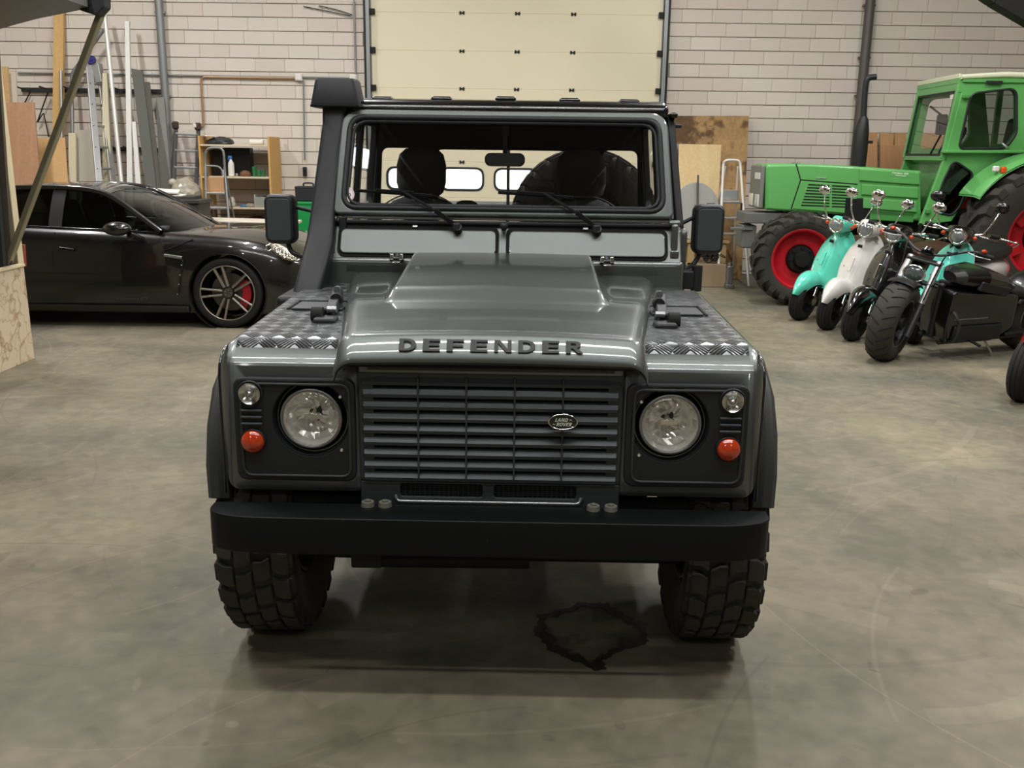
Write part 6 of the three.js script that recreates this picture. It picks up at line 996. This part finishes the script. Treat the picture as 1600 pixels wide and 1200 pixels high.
// ---------------------------------------------------------------- scooters and motorcycles; local x forward, y up, z to the rider's right
const shell = (pts, w, r = 0.03, n = 5) => loft(pts.map(([x, y, a, b, tilt = 0]) => ring([x, y, 0], [0, 0, 1], [Math.sin(tilt), Math.cos(tilt), 0], a, b, r, n)), true, 0.9);
function makeScooter(pos, yaw, lean, label, color, o = {}) {
  const s = thing('scooter', label, 'scooter', pos, yaw, o.group); s.rotation.set(lean, yaw, 0, 'YXZ');
  const C = phys(color, 0.22, 0, { clearcoat: 1, clearcoatRoughness: 0.05 }), C2 = o.second ? phys(o.second, 0.25, 0, { clearcoat: 1 }) : C, R = 0.225, WB = 1.26;
  const tyre = rot(lathe([[0.13, 0.045], [0.15, 0.062], [0.185, 0.068], [0.21, 0.055], [0.224, 0.028], [0.2255, 0], [0.224, -0.028], [0.21, -0.055], [0.185, -0.068], [0.15, -0.062], [0.13, -0.045]], 48), Math.PI / 2), rimG = rot(lathe([[0.135, 0.045], [0.12, 0.04], [0.11, 0.012], [0.05, 0.02], [0.035, 0.035], [0.001, 0.035], [0.001, -0.035], [0.035, -0.035], [0.05, -0.02], [0.11, -0.012], [0.12, -0.04], [0.135, -0.045]], 40), Math.PI / 2);
  const groove = [-0.03, 0, 0.03].map((z) => mv(new THREE.TorusGeometry(Math.sqrt(R * R - z * z * 0.7) + 0.0005, 0.0035, 5, 56), 0, 0, z));
  const wheel = (x, nm) => { const w = part(nm, s); w.position.set(x, R, 0); mesh('tyre', tyre, M.rubber, w); mesh('groove', groove, M.voidBlack, w); mesh('rim', rimG, o.rim ?? std(0x2a2a2a, 0.4, 0.5), w); return w; };
  const st = part('steering', s); st.position.set(0, R, 0); st.rotation.y = o.steer ?? 0.15;   // turns about the front axle
  const fw = part('front_wheel', st); mesh('tyre', tyre, M.rubber, fw); mesh('rim', rimG, o.rim ?? std(0x2a2a2a, 0.4, 0.5), fw); mesh('groove', groove, M.voidBlack, fw);
  wheel(-WB, 'rear_wheel');
  const F = (p) => [p[0], p[1] - R, p[2]];
  mesh('fork', [rod(F([0, R, 0.085]), F([-0.09, 0.42, 0.07]), 0.02, 10), rod(F([0, R, -0.085]), F([-0.09, 0.42, -0.07]), 0.02, 10), mv(rot(cyl(0.05, 0.05, 0.05, 18), Math.PI / 2), 0, 0, 0.085), mv(rot(cyl(0.05, 0.05, 0.05, 18), Math.PI / 2), 0, 0, -0.085)], M.chrome, st);
  // front mudguard: long drop shape over the wheel
  mesh('mudguard', grid((u, v) => { const a = lerp(o.fs ?? 0.3, 2.55, v), prof = Math.pow(Math.sin(clamp(lerp(0.10, 1, v) * Math.PI * 0.55, 0, 1.57)), 0.7), b = (u - 0.5) * Math.PI * 0.98, w = 0.115 * prof * (v > 0.85 ? 1 - (v - 0.85) * 2 : 1), r = 0.262 + 0.03 * v; const rr = r - 0.12 + 0.12 * Math.cos(b); return [rr * Math.cos(a) * 1.12 - 0.0, rr * Math.sin(a), w * Math.sin(b)]; }, 20, 28), o.matFront ?? new THREE.MeshPhysicalMaterial({ color, roughness: 0.22, clearcoat: 1, side: THREE.DoubleSide }), st);
  // leg shield with a raised centre, seen from the front as a rounded tall plate
  const shield = (dx) => grid((u, v) => { const a = u * 2 - 1, y = lerp(0.33, 0.88, v), w = spline([[0, 0.11], [0.15, 0.145], [0.45, 0.18], [0.75, 0.16], [0.92, 0.105], [1, 0.045]], v)[0], x = -0.17 - (y - 0.33) * 0.30 - a * a * 0.09 * (0.4 + v) + 0.035 * Math.exp(-a * a * 7) * (1 - v * 0.3); return [x + dx, y, a * w]; }, 20, 24);
  mesh('leg_shield', [shield(0), shield(-0.018)], new THREE.MeshPhysicalMaterial({ color, roughness: 0.22, clearcoat: 1, side: THREE.DoubleSide }), s);
  mesh('shield_back', shield(-0.03), new THREE.MeshPhysicalMaterial({ color: o.second ?? color, roughness: 0.3, clearcoat: 0.6, side: THREE.DoubleSide }), s);
  mesh('crest', [box(0.012, 0.03, 0.045, -0.245, 0.79, 0, 0.004)], M.darkMetal, s);
  mesh('side_badge', [0, 1, 2, 3].map((k) => box(0.012, 0.012, 0.02, -0.275, 0.50 + k * 0.022, 0.115, 0.003)), M.darkMetal, s);
  mesh('horn_grille', mv(rot(new RoundedBoxGeometry(0.02, 0.14, 0.035, 3, 0.009), 0, 0, 0.28), -0.165, 0.62, 0), o.horn ?? C, s);
  // headset, headlamp and bars
  const hs = part('headset', s); hs.position.set(-0.34, 0.95, 0); hs.rotation.y = (o.steer ?? 0.15);
  mesh('cowl', [shell([[0.10, 0.0, 0.13, 0.13, 0], [0.05, 0.01, 0.17, 0.16, 0], [-0.03, 0.01, 0.24, 0.13, 0], [-0.09, 0.01, 0.22, 0.09, 0], [-0.12, 0.01, 0.12, 0.05, 0]], 0, 0.055), rod([-0.02, -0.16, 0], [0, 0, 0], 0.05, 16)], o.headMat ?? C, hs);
  mesh('lamp_rim', mv(rot(new THREE.TorusGeometry(0.062, 0.011, 10, 32), 0, Math.PI / 2), 0.115, 0, 0), M.chrome, hs);
  mesh('lamp_glass', mv(rot(lathe([[0.06, 0], [0.05, 0.01], [0.025, 0.018], [0.0005, 0.02]], 28), 0, 0, -Math.PI / 2), 0.113, 0, 0), phys(0x8e9494, 0.06, 0.5, { clearcoat: 1 }), hs);
  for (const z of [-1, 1]) {
    mesh('handlebar', tube([[-0.03, 0.02, z * 0.10], [-0.06, 0.035, z * 0.20], [-0.12, 0.03, z * 0.29]], 0.013, 16, 8), M.chrome, hs);
    mesh('grip', rod([-0.085, 0.034, z * 0.23], [-0.125, 0.03, z * 0.305], 0.019, 12), M.rubber, hs);
    mesh('lever', tube([[-0.03, 0.02, z * 0.16], [0.0, 0.02, z * 0.22], [-0.03, 0.015, z * 0.31]], 0.006, 12, 6), M.chrome, hs);
    const m = part('mirror', hs); mesh('stem', tube([[-0.05, 0.04, z * 0.18], [-0.03, 0.13, z * 0.22], [-0.05, 0.25, z * 0.255]], 0.007, 16, 6), M.chrome, m);
    const e = new THREE.SphereGeometry(1, 22, 14); e.scale(0.022, 0.048, 0.062); mesh('housing', mv(e, -0.05, 0.285, z * 0.265), o.mirror ?? M.chrome, m);
    mesh('indicator', mv(new THREE.SphereGeometry(0.02, 12, 8), 0.03, 0.0, z * 0.13), M.amber, hs);
  }
  // floor board, rear body, seat
  mesh('floorboard', [box(0.50, 0.045, 0.30, -0.46, 0.30, 0, 0.015), ...[-0.10, -0.05, 0, 0.05, 0.1].map((z) => box(0.44, 0.008, 0.012, -0.46, 0.325, z, 0.003))], M.blackPlastic, s);
  mesh('rear_body', shell([[-0.66, 0.42, 0.16, 0.28, 0], [-0.74, 0.48, 0.26, 0.42, 0], [-0.95, 0.51, 0.36, 0.42, 0], [-1.2, 0.53, 0.36, 0.36, 0], [-1.42, 0.57, 0.26, 0.24, 0], [-1.52, 0.60, 0.14, 0.14, 0]], 0, 0.11, 6), C2, s);
  mesh('trim', [-1, 1].map((z) => tube([[-0.78, 0.42, z * 0.155], [-1.0, 0.46, z * 0.185], [-1.25, 0.48, z * 0.183], [-1.42, 0.52, z * 0.13]], 0.008, 24, 6)), M.chrome, s);
  mesh('seat', shell([[-0.68, 0.75, 0.18, 0.05, 0], [-0.74, 0.755, 0.27, 0.09, 0], [-0.95, 0.745, 0.30, 0.10, 0], [-1.18, 0.76, 0.30, 0.11, 0], [-1.36, 0.775, 0.24, 0.10, 0], [-1.42, 0.78, 0.15, 0.06, 0]], 0, 0.045, 5), std(o.seat ?? 0x3d241a, 0.45), s);
  mesh('tail_lamp', box(0.03, 0.08, 0.11, -1.53, 0.62, 0, 0.015), std(0x8d0d0d, 0.2), s); mesh('rack', tube([[-1.38, 0.80, 0.10], [-1.56, 0.83, 0.09], [-1.56, 0.83, -0.09], [-1.38, 0.80, -0.10]], 0.009, 24, 6, false, 0.2), M.chrome, s);
  mesh('rear_swing_arm', box(0.5, 0.08, 0.05, -1.02, 0.26, 0.11, 0.02), M.darkMetal, s);
  mesh('side_stand', tube([[-0.55, 0.27, -0.10], [-0.62, 0.12, -0.2], [-0.64, 0.012, -0.225]], 0.010, 10, 6), M.darkMetal, s);
  return s;
}
{
  const Y = rad(-137), L = rad(-10), grp = 'scooters parked in a slanting row before the tractor';
  const g1 = ground(1245, 499), g2 = ground(1287, 514), g3 = ground(1326, 531);
  makeScooter([g1.x + 0.02, 0, g1.z], rad(-140), L, 'turquoise scooter, first from the left beside the tractor front wheel', 0x5fd8bc, { group: grp });
  makeScooter([g2.x + 0.02, 0, g2.z], Y, L, 'white scooter between the turquoise and the black scooter', 0xdcd8d2, { group: grp, seat: 0x2d1a14 });
  makeScooter([g3.x + 0.02, 0, g3.z], Y, L, 'glossy black scooter with chrome crash bars right of the white scooter', 0x060606, { group: grp, seat: 0x3d241a, horn: M.chrome });
  makeScooter([3.53, 0, -8.36], Y, L, 'turquoise scooter with white rear body half hidden behind the black motorcycle', 0x62d6c0, { group: grp, second: 0xd9d6d2, seat: 0x141414, steer: 0.3, mirror: M.blackGloss, headMat: M.blackGloss });
  const g5 = ground(1618, 626); makeScooter([g5.x - 0.10, 0, g5.z], rad(-150), rad(-5), 'red scooter at the right edge of the photo, little more than its front wheel in view', 0xc4161c, { group: grp, steer: 0.25, fs: 1.0 });
}
function makeMotorcycle(pos, yaw, lean, label, steer) {
  const s = thing('motorcycle', label, 'motorcycle', pos, yaw); s.rotation.set(lean, yaw, 0, 'YXZ');
  const R = 0.33, WB = 1.5, BK = phys(0x0a0a0b, 0.3, 0, { clearcoat: 0.8 }), MT = std(0x1c1c1d, 0.5), HW = 0.105;
  const pr = [[0.19, 0.085], [0.22, 0.10], [0.265, HW], [0.30, 0.088], [0.322, 0.05], [0.33, 0], [0.322, -0.05], [0.30, -0.088], [0.265, -HW], [0.22, -0.10], [0.19, -0.085]];
  const tg = [rot(lathe(pr, 64), Math.PI / 2)], gv = [];
  for (let i = 0; i < 22; i++) for (const d of [-1, 1]) { const a = (i + (d > 0 ? 0.5 : 0)) / 22 * Math.PI * 2, q = []; for (let k = 0; k <= 4; k++) { const u = k / 4, z = d * (0.004 + u * 0.088), r = spline([[0, 0.331], [0.05, 0.323], [0.09, 0.298]], Math.abs(z))[0] + 0.0005, b = a + u * 0.16; q.push([r * Math.cos(b), r * Math.sin(b), z]); } gv.push(tube(q, 0.0035, 6, 4)); }
  const tyre = merge(tg), groove = merge(gv);
  const rim = rot(lathe([[0.195, 0.088], [0.185, 0.085], [0.175, 0.05], [0.17, -0.05], [0.185, -0.085], [0.195, -0.088]], 48), Math.PI / 2), lip = [0.086, -0.086].map((z) => mv(new THREE.TorusGeometry(0.191, 0.006, 8, 56), 0, 0, z));
  const spoke = []; for (let k = 0; k < 10; k++) { const a = k * Math.PI / 5; spoke.push(bar([0.03 * Math.cos(a), 0.03 * Math.sin(a), 0], [0.18 * Math.cos(a), 0.18 * Math.sin(a), 0.0], 0.022, 0.05, 0.005, a)); } spoke.push(rot(cyl(0.05, 0.05, 0.17, 24), Math.PI / 2));
  const wheel = (p, nm) => { const w = part(nm, p); mesh('tyre', tyre, M.rubberWorn, w); mesh('groove', groove, M.voidBlack, w); mesh('rim', rim, MT, w); mesh('rim_lip', lip, M.steel, w); mesh('spokes', spoke, MT, w); return w; };
  const st = part('steering', s); st.position.set(0, R, 0); st.rotation.y = steer; wheel(st, 'front_wheel');
  const rw = wheel(s, 'rear_wheel'); rw.position.set(-WB, R, 0);
  const F = (x, y, z) => [x, y - R, z], rk = 0.62;      // fork rake: metres back per metre up
  for (const z of [-1, 1]) { mesh('fork_leg', [rod(F(0, R, z * 0.135), F(-0.18, R + 0.30, z * 0.125), 0.03, 14), ], MT, st); mesh('fork_tube', rod(F(-0.17, R + 0.28, z * 0.125), F(-0.42, R + 0.68, z * 0.115), 0.028, 14), M.alu, st); mesh('front_indicator', [mv(new THREE.SphereGeometry(0.025, 12, 10), -0.30, 0.50, z * 0.21), rod([-0.31, 0.50, z * 0.12], [-0.30, 0.50, z * 0.20], 0.008)], z > 0 ? M.blackPlastic : M.blackPlastic, st); }
  mesh('mudguard', grid((u, v) => { const a = lerp(1.35, 2.3, v), b = (u - 0.5) * 2.4, r = 0.315 + 0.035 * Math.cos(b); return [r * Math.cos(a), r * Math.sin(a), 0.115 * Math.sin(b)]; }, 12, 18), new THREE.MeshPhysicalMaterial({ color: 0x0c0c0d, roughness: 0.4, clearcoat: 0.4, side: THREE.DoubleSide }), st);
  mesh('yoke', [box(0.08, 0.03, 0.30, -0.30, 0.47, 0, 0.01), box(0.09, 0.03, 0.28, -0.41, 0.66, 0, 0.01)], MT, st);
  mesh('lamp_body', mv(rot(cyl(0.085, 0.06, 0.11, 28), 0, 0, -Math.PI / 2 + Math.PI), -0.26, 0.57, 0), M.blackGloss, st); mesh('lamp_rim', mv(rot(new THREE.TorusGeometry(0.084, 0.009, 8, 36), 0, Math.PI / 2), -0.205, 0.57, 0), M.chrome, st); mesh('lamp_glass', mv(rot(lathe([[0.08, 0], [0.06, 0.012], [0.03, 0.02], [0.0005, 0.022]], 30), 0, 0, -Math.PI / 2), -0.207, 0.57, 0), phys(0x5e6866, 0.06, 0.4, { clearcoat: 1 }), st);
  mesh('handlebar', tube([[-0.62, 0.80, -0.42], [-0.56, 0.82, -0.28], [-0.44, 0.74, -0.09], [-0.44, 0.74, 0.09], [-0.56, 0.82, 0.28], [-0.62, 0.80, 0.42]], 0.014, 60, 8), MT, st);
  mesh('gauge', mv(rot(cyl(0.05, 0.05, 0.04, 24), 0, 0, 0.9), -0.42, 0.76, 0), M.blackGloss, st);
  for (const z of [-1, 1]) { mesh('grip', rod([-0.585, 0.815, z * 0.33], [-0.625, 0.798, z * 0.44], 0.02, 12), M.rubber, st); mesh('lever', tube([[-0.55, 0.815, z * 0.25], [-0.52, 0.80, z * 0.34], [-0.56, 0.79, z * 0.44]], 0.006, 12, 6), M.steel, st); mesh('indicator', mv(new THREE.SphereGeometry(0.022, 12, 8), -0.60, 0.845, z * 0.37), M.amber, st); mesh('cable', tube([[-0.5, 0.8, z * 0.2], [-0.36, 0.78, z * 0.16], [-0.3, 0.6, z * 0.14], [-0.16, 0.35, z * 0.14]], 0.006, 20, 6), M.rubber, st); }
  // body: flat tank, deep battery case, low seat, foot boards
  mesh('tank', shell([[-0.46, 0.90, 0.14, 0.10, 0], [-0.52, 0.91, 0.26, 0.16, 0], [-0.72, 0.90, 0.34, 0.20, 0], [-0.95, 0.84, 0.30, 0.18, 0], [-1.1, 0.78, 0.2, 0.12, 0]], 0, 0.07, 6), BK, s);
  mesh('battery_case', [ext(roundShape([[-0.40, 0.80], [-1.12, 0.74], [-1.16, 0.36], [-0.98, 0.22], [-0.46, 0.22], [-0.42, 0.40]], 0.05), 0.30, 0.02, 3).translate(0, 0, -0.15)], BK, s);
  mesh('case_panel', [-1, 1].map((z) => mv(new RoundedBoxGeometry(0.52, 0.17, 0.03, 3, 0.012), -0.76, 0.34, z * 0.16)), MT, s);
  mesh('case_trim', [-1, 1].map((z) => box(0.36, 0.012, 0.008, -0.66, 0.50, z * 0.153, 0.002)), M.steel, s);
  mesh('knee_pad', [-1, 1].map((z) => mv(rot(new RoundedBoxGeometry(0.34, 0.1, 0.04, 3, 0.015), 0, 0, 0.25), -0.80, 0.82, z * 0.155)), MT, s);
  mesh('seat', shell([[-0.98, 0.78, 0.16, 0.06, 0], [-1.08, 0.745, 0.28, 0.09, 0], [-1.3, 0.72, 0.36, 0.10, 0], [-1.5, 0.74, 0.34, 0.11, 0], [-1.72, 0.80, 0.28, 0.10, 0], [-1.80, 0.82, 0.16, 0.06, 0]], 0, 0.05, 5), std(0x161617, 0.5), s);
  mesh('rear_mudguard', grid((u, v) => { const a = lerp(0.4, 2.9, v), b = (u - 0.5) * 2.6, r = 0.33 + 0.05 * Math.cos(b); return [-WB + r * Math.cos(a), R + r * Math.sin(a), 0.14 * Math.sin(b)]; }, 12, 20), new THREE.MeshPhysicalMaterial({ color: 0x0b0b0c, roughness: 0.3, clearcoat: 0.8, side: THREE.DoubleSide }), s);
  mesh('frame', [rod([-0.40, 0.86, 0], [-0.44, 0.24, 0], 0.028, 12), rod([-0.44, 0.22, 0.10], [-1.3, 0.24, 0.10], 0.022, 10), rod([-0.44, 0.22, -0.10], [-1.3, 0.24, -0.10], 0.022, 10), rod([-1.1, 0.28, 0.13], [-WB, R, 0.14], 0.026, 10), rod([-1.1, 0.28, -0.13], [-WB, R, -0.14], 0.026, 10), rod([-0.40, 0.84, 0], [-1.1, 0.68, 0], 0.03, 12)], MT, s);
  mesh('foot_peg', [rod([-0.70, 0.26, 0.14], [-0.70, 0.26, 0.28], 0.014), rod([-0.70, 0.26, -0.14], [-0.70, 0.26, -0.28], 0.014)], M.darkMetal, s);
  mesh('side_stand', [tube([[-0.90, 0.24, -0.13], [-0.94, 0.12, -0.2], [-0.96, 0.012, -0.23]], 0.011, 10, 6)], M.steel, s);
  mesh('rear_indicator', [-1, 1].map((z) => mv(new THREE.SphereGeometry(0.028, 12, 10), -1.70, 0.70, z * 0.2)), M.amber, s); mesh('tail_lamp', box(0.04, 0.06, 0.14, -1.82, 0.74, 0, 0.015), std(0x8d0d0d, 0.2), s);
  mesh('crash_bar', [-1, 1].map((z) => tube([[-0.45, 0.62, z * 0.12], [-0.44, 0.5, z * 0.24], [-0.46, 0.32, z * 0.22], [-0.5, 0.24, z * 0.12]], 0.013, 24, 8)), BK, s);
  // low-slung: everything but the wheels sits lower
  s.traverse((m) => {
    if (!m.isMesh) return; let off = 0, q = m; for (; q !== s; q = q.parent) { if (/wheel/.test(q.name)) return; if (q === st) off = R; }
    if (/mudguard/.test(m.name)) return;
    const p = m.geometry.attributes.position; for (let i = 0; i < p.count; i++) { const y = p.getY(i) + off; p.setY(i, (y < 0.2 ? y * 0.7 : 0.14 + (y - 0.2) * 0.78) - off); } m.geometry.computeVertexNormals();
  });
  return s;
}
{
  const g = ground(1378, 560);
  makeMotorcycle([g.x, 0, g.z], rad(-158), rad(-13), 'black low cruiser motorcycle with a fat front tyre turned towards the camera', 0.5);
}
// ---------------------------------------------------------------- wet stain on the floor
{
  const pts = [[836, 972], [843, 962], [872, 955], [888, 951], [905, 943], [925, 945], [950, 944], [962, 953], [985, 963], [1008, 975], [1016, 992], [1003, 1005], [985, 1010], [972, 1014], [958, 1022], [948, 1034], [935, 1051], [925, 1046], [914, 1038], [893, 1032], [868, 1024], [850, 1012], [838, 994]].map(([x, y]) => { const p = ground(x, y, 0.0015); return [p.x, -p.z]; });
  const cx = pts.reduce((a, p) => a + p[0], 0) / pts.length, cy = pts.reduce((a, p) => a + p[1], 0) / pts.length, N = 1024, x0 = Math.min(...pts.map((p) => p[0])) - 0.06, x1 = Math.max(...pts.map((p) => p[0])) + 0.06, y0 = Math.min(...pts.map((p) => p[1])) - 0.06, y1 = Math.max(...pts.map((p) => p[1])) + 0.06;
  const dist = (x, y) => { let ins = false, d = 9; for (let i = 0, j = pts.length - 1; i < pts.length; j = i++) { const [ax, ay] = pts[j], [bx, by] = pts[i]; if ((ay > y) !== (by > y) && x < (bx - ax) * (y - ay) / (by - ay) + ax) ins = !ins; const t = clamp(((x - ax) * (bx - ax) + (y - ay) * (by - ay)) / ((bx - ax) ** 2 + (by - ay) ** 2), 0, 1); d = Math.min(d, Math.hypot(x - ax - t * (bx - ax), y - ay - t * (by - ay))); } return ins ? d : -d; };
  const a = dataTex(384, 320, (u, v) => { const x = lerp(x0, x1, u), y = lerp(y0, y1, v), d = dist(x, y) + (fbm(u, v, 9, 5, 0.65) - 0.5) * 0.075; const right = sstep(x, cx - 0.02, cx + 0.16) * sstep(cy + 0.02 - y, -0.03, 0.06), inner = 0.10 + 0.62 * right + 0.22 * sstep(fbm(u, v, 7, 3), 0.55, 0.7); const k = d < 0 ? sstep(d, -0.006, 0) * 0.6 : Math.max(inner, 0.86 * (1 - sstep(d, 0.022, 0.055))); const q = clamp(k, 0, 0.9); return [q, q, q]; }, false);
  a.wrapS = a.wrapT = THREE.ClampToEdgeWrapping;
  const g = new THREE.PlaneGeometry(x1 - x0, y1 - y0); g.rotateX(-Math.PI / 2); g.translate((x0 + x1) / 2, 0.0016, -(y0 + y1) / 2);
  const m = single('oil_stain', g, std(0x19140d, 0.35, 0, { alphaMap: a, transparent: true }), 'dark wet stain with a ragged ring edge on the concrete before the off-road car', 'stain'); m.castShadow = false;
}
renderer.render(scene, camera);
